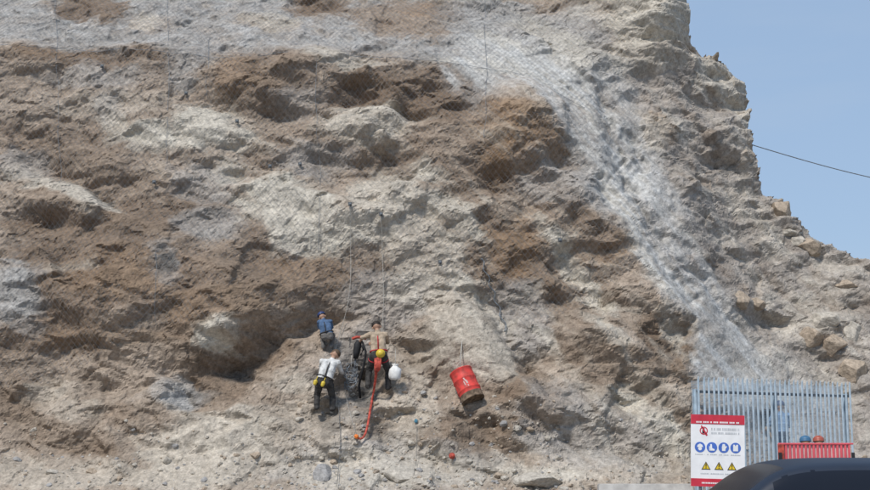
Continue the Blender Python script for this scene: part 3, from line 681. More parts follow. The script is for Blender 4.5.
# ------------------------------------------------------------------ people
def person(label, loc, J, mats, extras=(), scale=1.0, face=(0, 1, 0)):
    """one continuous body grown round a posed skeleton; mats: skin, top, legs, boots"""
    t = thing('person', label, 'person', loc)
    V3 = lambda k: Vector(J[k]) * scale
    bm = bmesh.new(); caps = []
    def c(a, b, ra, rb, mi):
        a = a if isinstance(a, Vector) else V3(a); b = b if isinstance(b, Vector) else V3(b)
        ra *= scale; rb *= scale; capsule(bm, a, b, ra, rb); caps.append((a, b, ra, rb, mi))
    up = (V3('neck') - V3('pelvis')).normalized(); sh = (V3('shR') - V3('shL')).normalized()
    pel, chest = V3('pelvis'), V3('chest')
    for s in (-1, 1):
        c(pel + sh * .075 * s * scale, V3('chest') + sh * .07 * s * scale - up * .12 * scale, .118, .112, 1)
        c(chest + sh * .075 * s * scale - up * .12 * scale, chest + sh * .085 * s * scale + up * .05 * scale, .115, .10, 1)
        c(pel + sh * .07 * s * scale, pel + sh * .07 * s * scale - up * .07 * scale, .125, .115, 2)
    c('shL', 'shR', .075, .075, 1); c(chest, V3('neck'), .10, .062, 1)
    c('neck', 'head', .055, .06, 0)
    hd = V3('head'); fv = Vector(face).normalized(); hu = (hd - V3('neck')).normalized()
    c(hd + hu * .035 * scale, hd + hu * .035 * scale + fv * .02 * scale, .098, .09, 0)
    c(hd - hu * .03 * scale + fv * .03 * scale, hd - hu * .06 * scale + fv * .05 * scale, .07, .045, 0)
    c(hd + fv * .10 * scale + hu * .01 * scale, hd + fv * .115 * scale - hu * .015 * scale, .014, .017, 0)
    hs = fv.cross(hu).normalized()
    for s in (-1, 1): c(hd + hs * .095 * s * scale + hu * .015 * scale, hd + hs * .10 * s * scale - hu * .02 * scale, .018, .014, 0)
    for s in 'LR':
        c('sh' + s, 'el' + s, .068, .054, 1 if mats[4] else 1)
        c('el' + s, 'ha' + s, .044, .030, 1 if mats[4] else 0)
        e_, h_ = V3('el' + s), V3('ha' + s); d = (h_ - e_).normalized()
        side = d.cross(fv); side = side.normalized() if side.length > .1 else d.cross(up).normalized(); nrm = d.cross(side).normalized()
        for q in (-.022, 0, .022): c(h_ + side * q * .6 * scale, h_ + d * .075 * scale + side * q * scale, .017, .016, 0)
        for q, ln in ((-.033, .055), (-.011, .075), (.011, .08), (.033, .068)):
            a = h_ + d * .085 * scale + side * q * scale; b = a + (d * .8 - nrm * .5) * ln * .5 * scale
            c(a, b, .0098, .0092, 0); c(b, b + (d * .3 - nrm * .9) * ln * .5 * scale, .0092, .0085, 0)
        a = h_ + d * .02 * scale - side * .03 * scale; b = a + (d * .6 - side * .7).normalized() * .04 * scale
        c(a, b, .014, .0115, 0); c(b, b + (d * .8 - nrm * .5).normalized() * .03 * scale, .0115, .010, 0)
        c('hi' + s, 'kn' + s, .108, .078, 2); c('kn' + s, 'an' + s, .077, .066, 2)
        c('an' + s, V3('an' + s) + (V3('to' + s) - V3('an' + s)) * .2, .052, .052, 3); c('an' + s, 'to' + s, .05, .042, 3)
    o = bmobj('body', bm, list(mats[:4]), t)
    seed_ = Vector((loc[0] * 3, loc[1], loc[2]))
    md = o.modifiers.new('r', 'REMESH'); md.mode = 'VOXEL'; md.voxel_size = .0085 * scale
    sm = o.modifiers.new('s', 'SMOOTH'); sm.factor = .5; sm.iterations = 3
    dc = o.modifiers.new('d', 'DECIMATE'); dc.ratio = .3
    dg = bpy.context.evaluated_depsgraph_get(); me = bpy.data.meshes.new_from_object(o.evaluated_get(dg))
    o.modifiers.clear(); old = o.data; o.data = me; bpy.data.meshes.remove(old)
    me.materials.clear()
    for m in mats[:4]: me.materials.append(m)
    n = len(me.polygons); cen = np.zeros(n * 3); me.polygons.foreach_get('center', cen); cen = cen.reshape(-1, 3)
    best = np.full(n, 9.); mi = np.zeros(n, int)
    for a, b, ra, rb, m_ in caps:
        a = np.array(a); b = np.array(b); d = b - a; L2 = max(d @ d, 1e-9)
        tt = np.clip(((cen - a) @ d) / L2, 0, 1); ds = np.linalg.norm(cen - a - tt[:, None] * d, axis=1) - (ra + (rb - ra) * tt)
        q = ds < best; best[q] = ds[q]; mi[q] = m_
    from mathutils import noise as NZ
    nl = np.zeros(n, np.int32); me.polygons.foreach_get('loop_total', nl); lv = np.zeros(len(me.loops), np.int32); me.loops.foreach_get('vertex_index', lv)
    cloth = np.zeros(len(me.vertices), bool); cloth[lv[np.repeat((mi == 1) | (mi == 2), nl)]] = True; cloth = cloth.tolist(); nrm_ = [v_.normal.copy() for v_ in me.vertices]
    for v_ in me.vertices:
        if cloth[v_.index]:
            q_ = v_.co * 9 / scale + seed_; q_.z *= 1.8
            v_.co += nrm_[v_.index] * .016 * scale * NZ.turbulence(q_, 3, False)
    me.polygons.foreach_set('material_index', mi.astype(np.int32)); me.polygons.foreach_set('use_smooth', [True] * n)
    # eyes
    for s in (-1, 1):
        bm = bmesh.new(); bmesh.ops.create_icosphere(bm, subdivisions=1, radius=.012 * scale, matrix=Matrix.Translation(hd + fv * .1 * scale + hs * .033 * s * scale + hu * .03 * scale)); bmobj('eye', bm, M['black'], t)
    for kind, m in extras:
        rot = hu.to_track_quat('Z', 'Y').to_matrix().to_4x4()
        top = Matrix.Translation(hd + hu * .045 * scale + fv * .005 * scale) @ rot @ Matrix.Scale(scale, 4)
        bm = bmesh.new()
        if kind == 'hard_hat':
            lathe(bm, [(.126, .012), (.128, .018), (.12, .03), (.125, .06), (.108, .10), (.07, .132), (.03, .145), (.001, .147)], 24, top)
            box(bm, top @ Vector((0, 0, .125)), (.03 * scale, .2 * scale, .045 * scale), .01 * scale)
            bmobj('hard_hat', bm, m, t)
        elif kind == 'hair':
            lathe(bm, [(.095, -.03), (.112, -.01), (.114, .03), (.10, .075), (.06, .108), (.001, .118)], 20, top @ Matrix.Translation(-fv * .012))
            for v in bm.verts: v.co += Vector((random.gauss(0, .004), random.gauss(0, .004), random.gauss(0, .004)))
            bmobj('hair', bm, m, t)
        elif kind == 'harness':
            def loop(cn, ax, rx, rz, rad):
                a = ax.cross(fv); a = (a if a.length > .1 else ax.cross(up)).normalized(); b = ax.cross(a).normalized()
                pts = [cn + a * rx * math.cos(q * math.pi / 10) + b * rz * math.sin(q * math.pi / 10) for q in range(21)]
                tube(bm, pts, rad, 6)
            loop(pel + up * .06 * scale, up, .205 * scale, .132 * scale, .017 * scale)
            for s in 'LR':
                h0, k0 = V3('hi' + s), V3('kn' + s); loop(h0 + (k0 - h0) * .3, (k0 - h0).normalized(), .098 * scale, .098 * scale, .014 * scale)
            tube(bm, [pel + up * .06 * scale - fv * .13 * scale, chest - fv * .125 * scale, chest + up * .09 * scale - fv * .1 * scale], .015 * scale, 6)
            bmobj('harness', bm, m, t)
        elif kind == 'belt_gear':
            for q, dz in ((-.17, -.06), (.02, -.09)):
                cx = pel + sh * q * scale - fv * .15 * scale + up * dz * scale
                capsule(bm, cx, cx - up * .05 * scale, .05 * scale, .042 * scale); tube(bm, [cx + up * .04 * scale, cx + up * .14 * scale + fv * .02 * scale], .01, 5)
                bmobj('tool_pouch', bm, m, t); bm = bmesh.new()
        elif kind == 'slung_hat':
            cx = pel + sh * .05 * scale - fv * .19 * scale + up * .0 * scale
            Mx = Matrix.Translation(cx) @ (-fv + up * .25).to_track_quat('Z', 'Y').to_matrix().to_4x4() @ Matrix.Scale(scale * .8, 4)
            lathe(bm, [(.135, -.03), (.138, -.02), (.112, -.01), (.105, .03), (.08, .07), (.04, .09), (.001, .093)], 20, Mx)
            bmobj('slung_hard_hat', bm, m, t)
    return t

def rope(label, pts, rad, m, cat='rope', name='climbing_rope', out=.05):
    P = []
    for (u0, v0), (u1, v1) in zip(pts[:-1], pts[1:]):
        n = max(2, int(math.hypot(u1 - u0, v1 - v0) / 6))
        for k in range(n): P.append(hit(u0 + (u1 - u0) * k / n, v0 + (v1 - v0) * k / n, out))
    P.append(hit(*pts[-1], out))
    for _ in range(3): P = [P[0]] + [(P[i - 1] + P[i] + P[i + 1]) / 3 for i in range(1, len(P) - 1)] + [P[-1]]
    bm = bmesh.new(); tube(bm, P, rad, 6); return tag(bmobj(name, bm, m), label, cat)

def stand_j(**k):
    J = dict(pelvis=(0, 0, .95), chest=(0, 0, 1.3), neck=(0, 0, 1.48), head=(0, .02, 1.6), shL=(-.19, 0, 1.4), shR=(.19, 0, 1.4), elL=(-.24, .03, 1.13), elR=(.24, .03, 1.13), haL=(-.24, .15, .92), haR=(.24, .15, .92),
             hiL=(-.09, 0, .9), hiR=(.09, 0, .9), knL=(-.1, .02, .5), knR=(.1, .02, .5), anL=(-.11, -.02, .09), anR=(.11, -.02, .09), toL=(-.13, .14, .045), toR=(.13, .14, .045))
    J.update(k); return J

# worker in the white shirt, hips out from the rock, knees bent, leaning to his right
p = hit(325, 410, .38)
person('person in white shirt and dark trousers abseiling with yellow pouches at the belt', (p.x, p.y, p.z),
       stand_j(pelvis=(-.02, -.08, .70), chest=(.08, -.02, 1.03), neck=(.15, .06, 1.19), head=(.20, .11, 1.29), shL=(-.08, .0, 1.13), shR=(.29, .02, 1.11), elL=(-.12, .20, .93), elR=(.37, .20, .90), haL=(.02, .36, .98), haR=(.30, .40, .98),
               hiL=(-.12, -.06, .66), hiR=(.08, -.06, .66), knL=(-.20, .14, .36), knR=(.16, .12, .34), anL=(-.20, .06, .06), anR=(.17, .06, .02), toL=(-.24, .22, .07), toR=(.2, .22, .04)),
       (M['skin'], M['wshirt'], M['dtrous'], M['boot'], False), (('hair', M['brownhat']), ('harness', M['dtrous']), ('belt_gear', M['yhat'])))
# worker with the rock drill
p = hit(377, 391, .42)
W3 = p.copy()
person('person in beige top with dark trousers, red harness and slung yellow hard hat, drilling', (p.x, p.y, p.z),
       stand_j(pelvis=(.04, -.10, .88), chest=(.02, -.03, 1.22), neck=(.0, .04, 1.42), head=(-.02, .08, 1.53), shL=(-.17, .0, 1.34), shR=(.20, .0, 1.34), elL=(-.36, .06, 1.28), elR=(.24, .22, 1.18), haL=(-.42, .16, 1.20), haR=(-.12, .34, 1.16),
               hiL=(-.07, -.08, .83), hiR=(.14, -.08, .83), knL=(-.20, .14, .50), knR=(.26, .12, .48), anL=(-.22, .06, .12), anR=(.26, .06, .08), toL=(-.26, .22, .12), toR=(.3, .22, .1)),
       (M['skin'], M['tan'], M['dtrous'], M['boot'], False), (('hair', M['hair']), ('harness', M['webbing']), ('slung_hat', M['yhat'])))
# worker in blue, higher up on the left, bent into the rock
p = hit(327, 347, .22)
person('person in blue shirt and grey trousers crouching on the rock above the white shirted worker', (p.x, p.y, p.z),
       stand_j(pelvis=(.0, -.06, .36), chest=(-.07, .0, .66), neck=(-.12, .06, .82), head=(-.16, .1, .90), shL=(-.24, .03, .74), shR=(.08, .02, .76), elL=(-.26, .2, .6), elR=(.12, .2, .6), haL=(-.16, .34, .66), haR=(.04, .36, .66),
               hiL=(-.08, -.06, .32), hiR=(.08, -.06, .32), knL=(-.15, .26, .36), knR=(.15, .26, .36), anL=(-.11, .06, .02), anR=(.11, .06, .02), toL=(-.14, .2, .0), toR=(.14, .2, .0)),
       (M['skin'], M['bshirt'], M['gtrous'], M['boot'], True), (('hard_hat', M['nhat']), ('harness', M['dtrous'])), scale=.82)

# rock drill held at arm's length
dh = W3 + Vector((-.45, .22, 1.24))
d = thing('rock_drill', 'black rock drill with red handle held upright left of the beige topped person', 'rock drill', dh)
bm = bmesh.new(); tube(bm, [(0, 0, -.02), (-.03, 0, -.12), (-.06, .01, -.30), (-.085, .02, -.46)], [.06, .095, .085, .06], 12); tube(bm, [(.07, -.03, -.14), (.11, -.05, -.24), (.04, -.04, -.38)], .026, 8); bmobj('drill_body', bm, M['black'], d)
bm = bmesh.new(); tube(bm, [(-.17, 0, .02), (-.06, 0, .06), (.08, 0, .06), (.17, 0, .02)], .036, 8); bmobj('handle', bm, M['red_hose'], d)
bm = bmesh.new(); tube(bm, [(-.085, .02, -.46), (-.11, .08, -.74)], .02, 8); tube(bm, [(-.11, .08, -.74), (-.114, .085, -.79)], [.034, .026], 8); bmobj('drill_steel', bm, M['galv_dark'], d)
bm = bmesh.new(); tube(bm, [(.03, -.04, .0), (.10, -.10, -.1), (.17, -.12, -.3), (.14, -.08, -.55), (.06, .0, -.85), (.0, .1, -1.1), (.03, .2, -1.4)], .028, 8); bmobj('supply_hose', bm, M['black'], d)

# red air hose from the harness down the face
b0 = W3 + Vector((.03, -.25, .78))
q = [b0, b0 + Vector((-.02, -.03, -.22)), b0 + Vector((-.05, .0, -.45))]
for u, v in ((374, 392), (371, 404), (369, 418), (367, 430), (364, 438), (360, 440), (357, 437)): q.append(hit(u, v, .10))
qq = []
for a, b in zip(q[:-1], q[1:]): qq += [a, (a + b) / 2]
qq.append(q[-1])
for _ in range(2): qq = [qq[0]] + [(qq[i - 1] + qq[i] + qq[i + 1]) / 3 for i in range(1, len(qq) - 1)] + [qq[-1]]
n = len(qq)
h = thing('air_hose', 'red air hose hanging down the rock from the harness of the drilling person', 'hose', b0)
bm = bmesh.new(); tube(bm, [p - b0 for p in qq], [.034 - .012 * i / n for i in range(n)], 10); bmobj('hose_line', bm, M['red_hose'], h)
bm = bmesh.new()
for k in range(4):                                  # bundled folds near the top
    tube(bm, [Vector((-.06 + .04 * k, -.02 - .01 * (k % 2), -.02)), Vector((-.055 + .035 * k, -.05, -.18)), Vector((-.06 + .03 * k, -.03, -.40 + .03 * k))], [.028, .034, .02], 8)
bmobj('hose_bundle', bm, M['red_hose'], h)
bm = bmesh.new(); e1 = qq[-1] - b0; tube(bm, [e1 + Vector((.02, 0, -.02)), e1 + Vector((-.05, -.02, .04))], .04, 10); tube(bm, [e1 + Vector((-.0, 0, 0)), e1 + Vector((-.02, -.01, .016))], .052, 10); bmobj('coupling', bm, M['orange'], h)

# coil of wire beside the workers
p = hit(351, 376, .32); c_ = thing('wire_coil', 'hanging coil of grey wire between the white shirted worker and the hose', 'wire coil', p)
r = random.Random(9); bm = bmesh.new(); pts = []
for k in range(260):
    a = k * 2 * math.pi / 24; zc = .22 - .48 * k / 260 + .03 * math.sin(k * .7); rr = .13 + .03 * math.sin(k * .31) + .02 * math.sin(k * 1.7)
    pts.append((rr * math.cos(a), -.03 + .08 * math.sin(a * .97 + 1), zc + rr * math.sin(a) * .8))
tube(bm, pts, .009, 5); bmobj('wire', bm, M['galv_dark'], c_)
bm = bmesh.new(); tube(bm, [(0, .1, .5), (0, .02, .32), (.01, 0, .2)], .007, 5); bmobj('hanger', bm, M['rope'], c_)

# white sack hanging right of the drill worker
p = hit(395, 372, .45); s_ = thing('sack', 'small white woven sack hanging right of the beige topped person', 'sack', p)
bm = bmesh.new(); lathe(bm, [(.001, -.19), (.09, -.185), (.135, -.14), (.15, -.03), (.13, .07), (.07, .13), (.055, .15), (.085, .19), (.001, .185)], 18, Matrix.Diagonal((1, .75, 1, 1)))
for v in bm.verts: v.co += Vector((random.gauss(0, .009), random.gauss(0, .009), random.gauss(0, .007)))
bmobj('bag', bm, M['sack'], s_, True)
bm = bmesh.new(); tube(bm, [(0, 0, .145), (.01, .04, .3), (0, .12, .55)], .008, 5); bmobj('tie', bm, M['rope'], s_)

rope('pale climbing rope running up the rock from the white shirted worker', [(331, 366), (338, 340), (348, 306), (351, 276), (350, 204)], .007, M['rope'])
rope('pale climbing rope running up the rock from the beige topped person', [(381, 346), (384, 300), (381, 214)], .007, M['rope'])
rope('thin pale rope tail trailing below the coil of wire towards the orange coupling', [(345, 390), (349, 412), (356, 434)], .006, M['rope'])
rope('thin dark rope tail dangling below the white shirted worker to the foot of the cliff', [(338, 400), (341, 440), (337, 486)], .006, M['seam'])
rope('thin dark line hanging from the turquoise cloth', [(416, 424), (417, 445), (416, 466)], .004, M['seam'])
# turquoise rag, red ball
p = hit(416, 421, .04); bm = bmesh.new(); bmesh.ops.create_icosphere(bm, subdivisions=3, radius=.036)
for v in bm.verts: v.co = Vector((v.co.x * 1.0, v.co.y * .6, v.co.z * 1.2)) * (1 + .35 * random.random())
o = bmobj('rag', bm, M['smallblue']); o.location = p; tag(o, 'small crumpled turquoise cloth caught on the pale rock below the workers', 'cloth')
p = hit(452, 456, .06); b_ = thing('marker_cap', 'small round red marker cap on the rock below the red drum', 'marker', p)
bm = bmesh.new(); lathe(bm, [(.001, -.03), (.05, -.028), (.075, 0), (.07, .03), (.045, .06), (.001, .07)], 16, Matrix.Rotation(R(90), 4, 'X')); bmobj('cap', bm, M['red_hose'], b_)
bm = bmesh.new(); tube(bm, [(0, .25, 0), (0, .02, 0)], .018, 8); bmobj('pin', bm, M['galv_dark'], b_)

# ------------------------------------------------------------------ red drum
p = hit(467, 386, .34)
drum = thing('drum', 'red steel drum with a dark rusty end slung at a tilt on the rock', 'drum', p)
axis = (at(459, 366, p.y + .12) - at(475, 402, p.y - .22)).normalized()
Mx = axis.to_track_quat('Z', 'Y').to_matrix().to_4x4()
L, Rr = .80, .275
prof = [(Rr - .02, -L / 2 + .0), (Rr + .008, -L / 2 + .0), (Rr + .01, -L / 2 + .02), (Rr, -L / 2 + .03), (Rr, -.16), (Rr + .014, -.145), (Rr + .014, -.125), (Rr, -.11), (Rr, .11), (Rr + .014, .125), (Rr + .014, .145), (Rr, .16), (Rr, L / 2 - .03), (Rr + .01, L / 2 - .02), (Rr + .008, L / 2), (Rr - .02, L / 2), (Rr - .022, L / 2 - .02), (.001, L / 2 - .02)]
low = -.235
bm = bmesh.new(); lathe(bm, [(Rr, low)] + [q for q in prof if q[1] > low], 40, Mx); bmobj('shell', bm, M['red_drum'], drum)
bm = bmesh.new(); lathe(bm, [(.001, -L / 2 + .02), (Rr - .022, -L / 2 + .02)] + [q for q in prof if q[1] < low + .0] + [(Rr + .002, low)], 40, Mx); bmobj('rusty_end', bm, M['rust'], drum)
# worn white print on the side that faces the road
zax = axis; vx = Vector((0, -1, .1)); vx = (vx - zax * vx.dot(zax)).normalized(); vy = zax.cross(vx)
def on_drum(bm, pts):
    def P(a, h): return (vx * math.cos(a) + vy * math.sin(a)) * (Rr + .004) + zax * h
    # split into strips so that the print follows the curve
    a0 = sum(q[0] for q in pts) / len(pts); h0 = sum(q[1] for q in pts) / len(pts); cn = bm.verts.new(P(a0, h0))
    vs = [bm.verts.new(P(*q)) for q in pts]
    for i in range(len(vs)): bm.faces.new((cn, vs[i], vs[(i + 1) % len(vs)]))
bm = bmesh.new()
on_drum(bm, [(-.16, .13), (-.04, .12), (.02, .06), (-.02, .02), (-.10, .05)])
on_drum(bm, [(-.06, .03), (.08, .05), (.16, -.01), (.12, -.06), (.02, -.04)])
on_drum(bm, [(-.22, .04), (-.16, .05), (-.10, -.05), (-.14, -.10), (-.22, -.04)])
on_drum(bm, [(.0, -.07), (.10, -.08), (.12, -.12), (.03, -.12)])
bmobj('white_print', bm, mat('worn_white_print', (.56, .40, .37), .7, 0, .3, 25), drum)['kind'] = 'stuff'
bm = bmesh.new(); tp = axis * (L / 2); tube(bm, [tp + vx * .1, tp + Vector((.0, .05, .3)), tp + Vector((.04, .3, .75))], .012, 6); bmobj('sling', bm, M['rope'], drum)

# ------------------------------------------------------------------ palisade fence
FA, FB = Vector((at(699, 440, 28).x, 28.0, 0)), Vector((at(851, 440, 31).x, 31.0, 0))
fl_ = (FB - FA).length; fd = (FB - FA).normalized(); fang = math.atan2(fd.y, fd.x)
fence = thing('palisade_fence', 'pale blue grey steel palisade fence with mesh at the foot of the right slope', 'fence', FA, None, fang)
FH = 2.99
bm = bmesh.new(); w = .029; pr = [(-w, .0), (-w * .45, -.018), (0, -.006), (w * .45, -.018), (w, .0)]
def pale_h(x): return FH - .02 if abs(x) > w * .4 and abs(x) < w * .9 else FH - .07 if abs(x) < .001 else FH - .11
rows = []
for z in (.06, 1.5, None):
    rows.append([[bm.verts.new((x, y + o, pale_h(x) if z is None else z)) for x, y in pr] for o in (0, .003)])
for a, b in zip(rows[:-1], rows[1:]):
    for s in (0, 1):
        for k in range(4):
            f = (a[s][k], a[s][k + 1], b[s][k + 1], b[s][k]); bm.faces.new(f if s == 0 else f[::-1])
pale0 = bmobj('pale', bm, M['galv'], fence); npale = int(fl_ / .155)
for i in range(npale + 1):
    o = pale0 if i == 0 else pale0.copy()
    if i: COL.objects.link(o); o.parent = fence
    o.location = (i * fl_ / npale, -.035, random.uniform(-.012, .012)); o.rotation_euler = (random.uniform(-.003, .003), random.uniform(-.006, .006), random.uniform(-.12, .12))
for z in (FH - .36, .4):
    bm = bmesh.new(); box(bm, (fl_ / 2, .0, z), (fl_, .008, .06)); box(bm, (fl_ / 2, .027, z + .027), (fl_, .045, .007)); bmobj('rail', bm, M['galv_dark'], fence)
for i in range(3):
    bm = bmesh.new(); x = .05 + i * (fl_ - .1) / 2
    box(bm, (x, .045, FH / 2 - .15), (.1, .008, FH - .3)); box(bm, (x, .148, FH / 2 - .15), (.1, .008, FH - .3)); box(bm, (x, .0965, FH / 2 - .15), (.008, .095, FH - .3)); bmobj('post', bm, M['galv'], fence)
bm = bmesh.new()                                       # welded mesh behind the pales
for i in range(int(fl_ / .03)): box(bm, (i * .03, .17, FH / 2 - .02), (.0052, .0052, FH - .2))
for k in range(int((FH - .2) / .06)): box(bm, (fl_ / 2, .177, .1 + k * .06), (fl_, .0052, .0052))
o = bmobj('welded_mesh', bm, M['galv'], fence); o['kind'] = 'stuff'

# people near the fence
p = hit(783, 471, .3)
person('person in light blue shirt and navy hard hat standing on the rocks behind the fence', p, stand_j(elL=(-.3, .12, 1.16), haL=(-.36, .3, 1.0), elR=(.26, .1, 1.14), haR=(.12, .3, 1.05)),
       (M['skin'], M['lbshirt'], M['navy'], M['boot'], False), (('hard_hat', M['nhat']),), scale=.95)
q = hit(768, 417, .3)
bg_ = thing('tool_bag', 'black tool bag hanging on a strap behind the fence beside the light blue shirted person', 'bag', q)
bm = bmesh.new(); lathe(bm, [(.001, -.24), (.12, -.235), (.155, -.17), (.15, .05), (.11, .17), (.001, .19)], 16, Matrix.Diagonal((1, .7, 1, 1)))
for v in bm.verts: v.co += Vector((random.gauss(0, .01), random.gauss(0, .01), random.gauss(0, .008)))
bmobj('bag_body', bm, M['black'], bg_, True)
bm = bmesh.new(); tube(bm, [(-.1, 0, .15), (-.04, .06, .36), (.04, .06, .36), (.1, 0, .15)], .014, 6); tube(bm, [(0, .06, .36), (0, .4, .6)], .012, 6); bmobj('strap', bm, M['wood'], bg_)
pl0 = hit(777, 404, .25); 
bm = bmesh.new(); A, B = Vector(p) + Vector((-.38, -.02, 1.06)), Vector(p) + Vector((-.12, -.30, .45)); tube(bm, [A, B], .03, 6); o = bmobj('timber_pole', bm, M['wood']); tag(o, 'short tan timber pole held by the light blue shirted person', 'pole')
yb = 27.0
pb = at(806, 446, yb)
person('person in a blue hard hat showing only above the red barrier', (pb.x, yb, 0), stand_j(), (M['skin'], M['bshirt'], M['navy'], M['boot'], True), (('hard_hat', M['bhat']),), scale=.945)
pb = at(817, 446, yb + .1)
person('person in a red hard hat behind the red barrier, right of the blue hard hat', (pb.x + .12, yb + .35, 0), stand_j(), (M['skin'], M['dtrous'], M['dtrous'], M['boot'], True), (('hard_hat', M['rhat']),), scale=.945)

# ------------------------------------------------------------------ red pedestrian barrier on a concrete plinth
yB = 22.0
a = at(778, 443, yB); b = at(853, 443, yB); wB = b.x - a.x; top = a.z
def concrete_block(bm, L, H, c):
    pr = [(-.3, 0), (-.3, .08), (-.17, .3), (-.11, H), (.11, H), (.17, .3), (.3, .08), (.3, 0)]
    for x in (-L / 2, L / 2): pass
    A = [bm.verts.new((c[0] - L / 2, c[1] + y, c[2] + z)) for y, z in pr]; B = [bm.verts.new((c[0] + L / 2, c[1] + y, c[2] + z)) for y, z in pr]
    n = len(pr); bm.faces.new(A); bm.faces.new(B[::-1])
    for k in range(n): bm.faces.new((A[k], B[k], B[(k + 1) % n], A[(k + 1) % n]))
    bmesh.ops.recalc_face_normals(bm, faces=bm.faces)
    bmesh.ops.bevel(bm, geom=[e for e in bm.edges], offset=.015, segments=2, affect='EDGES')
bm = bmesh.new(); concrete_block(bm, 2.2, top - 1.0, (0, 0, 0)); o = bmobj('concrete_barrier', bm, M['concrete']); o.location = ((a.x + b.x) / 2, yB, 0)
tag(o, 'concrete block hidden behind the dark car, carrying the red barrier', 'concrete barrier')
br = thing('pedestrian_barrier', 'red plastic barrier with upright slats above the roof of the dark car', 'barrier', (a.x, yB, top - 1.0))
bm = bmesh.new(); box(bm, (wB / 2, 0, .985), (wB, .05, .03), .008); box(bm, (wB / 2, 0, .70), (wB, .05, .04), .008); box(bm, (wB / 2, 0, .12), (wB, .05, .05), .008); bmobj('frame', bm, M['redplastic'], br)
bm = bmesh.new(); box(bm, (.045, 0, .5), (.10, .054, .97), .01); bmobj('end_panel', bm, M['red_hose'], br)
ns = 17
for i in range(ns):
    x = .13 + (wB - .2) * i / (ns - 1)
    bm = bmesh.new(); box(bm, (x, 0, .845), (.034, .03, .26), .006); bmobj('slat', bm, M['redplastic'], br)
bm = bmesh.new(); box(bm, (wB / 2, .022, .845), (wB - .1, .008, .25)); bmobj('back_sheet', bm, mat('faded_pink_plastic', (.68, .50, .50), .6, 0, .1, 6), br)
for x in (.02, wB - .02):
    bm = bmesh.new(); box(bm, (x, -.04, .42), (.05, .03, .84)); bmobj('stand_foot', bm, M['black'], br)

# ------------------------------------------------------------------ pale concrete barrier by the sign
yC = 26.0; a = at(598, 484, yC); b = at(692, 484, yC)
bm = bmesh.new(); concrete_block(bm, b.x - a.x, a.z, (0, 0, 0)); o = bmobj('concrete_barrier', bm, M['concrete']); o.location = ((a.x + b.x) / 2, yC, 0)
tag(o, 'pale concrete roadside barrier at the foot of the cliff left of the safety sign', 'concrete barrier')

# ------------------------------------------------------------------ site safety sign
yS = 25.0; tl = at(688.5, 415, yS); trr = at(741.5, 415, yS); bl = at(690, 487, yS)
SW, SH = trr.x - tl.x, tl.z - bl.z
sign = thing('safety_sign', 'white site safety sign with red bands, blue discs and yellow triangles', 'sign', ((tl.x + trr.x) / 2 + .03, yS, 0), None, R(-4))
sz = bl.z
rt = Matrix.Rotation(R(1.6), 4, 'Y')
def sbox(name, cx, cz, w, h, m, y=-.012, t=.006, parent=sign):
    bm = bmesh.new(); box(bm, rt @ Vector((cx * SW, y, (cz) * SH - SH / 2)) + Vector((0, 0, sz + SH / 2)), (w * SW, t, h * SH), 0, rt); return bmobj(name, bm, m, parent)
board = sbox('board', 0, .5, 1, 1, M['white'], 0, .014)
sbox('header_band', 0, .935, 1.0, .13, M['red']); sbox('footer_band', 0, .055, 1.0, .11, M['red'])
def spts(name, polys, m, y, parent=sign, n=1):
    bm = bmesh.new()
    for P in polys:
        A = [bm.verts.new(rt @ Vector((x * SW, y, z * SH - SH / 2)) + Vector((0, 0, sz + SH / 2))) for x, z in P]
        B = [bm.verts.new(rt @ Vector((x * SW, y + .004, z * SH - SH / 2)) + Vector((0, 0, sz + SH / 2))) for x, z in P]
        bm.faces.new(A[::-1]); k = len(A)
        for i in range(k): bm.faces.new((A[i], A[(i + 1) % k], B[(i + 1) % k], B[i]))
    o = bmobj(name, bm, m, parent)
    if 'print' in name: o['kind'] = 'stuff'
    return o
asp = SW / SH
def disc(cx, cz, r, n=24): return [(cx + r * math.cos(2 * math.pi * k / n), cz + r * asp * math.sin(2 * math.pi * k / n)) for k in range(n)]
def rect(x0, x1, z0, z1): return [(x0, z0), (x1, z0), (x1, z1), (x0, z1)]
r = random.Random(4)
def line_of_print(x0, x1, z, h):
    out = []; x = x0
    while x < x1:
        w_ = r.uniform(.012, .03); out.append(rect(x, min(x + w_, x1), z - h / 2, z + h / 2)); x += w_ + (.008 if r.random() < .8 else .03)
    return out
spts('header_print', line_of_print(-.40, .40, .895, .022), M['white'], -.019)
spts('footer_print', line_of_print(-.30, .30, .05, .02), M['white'], -.019)
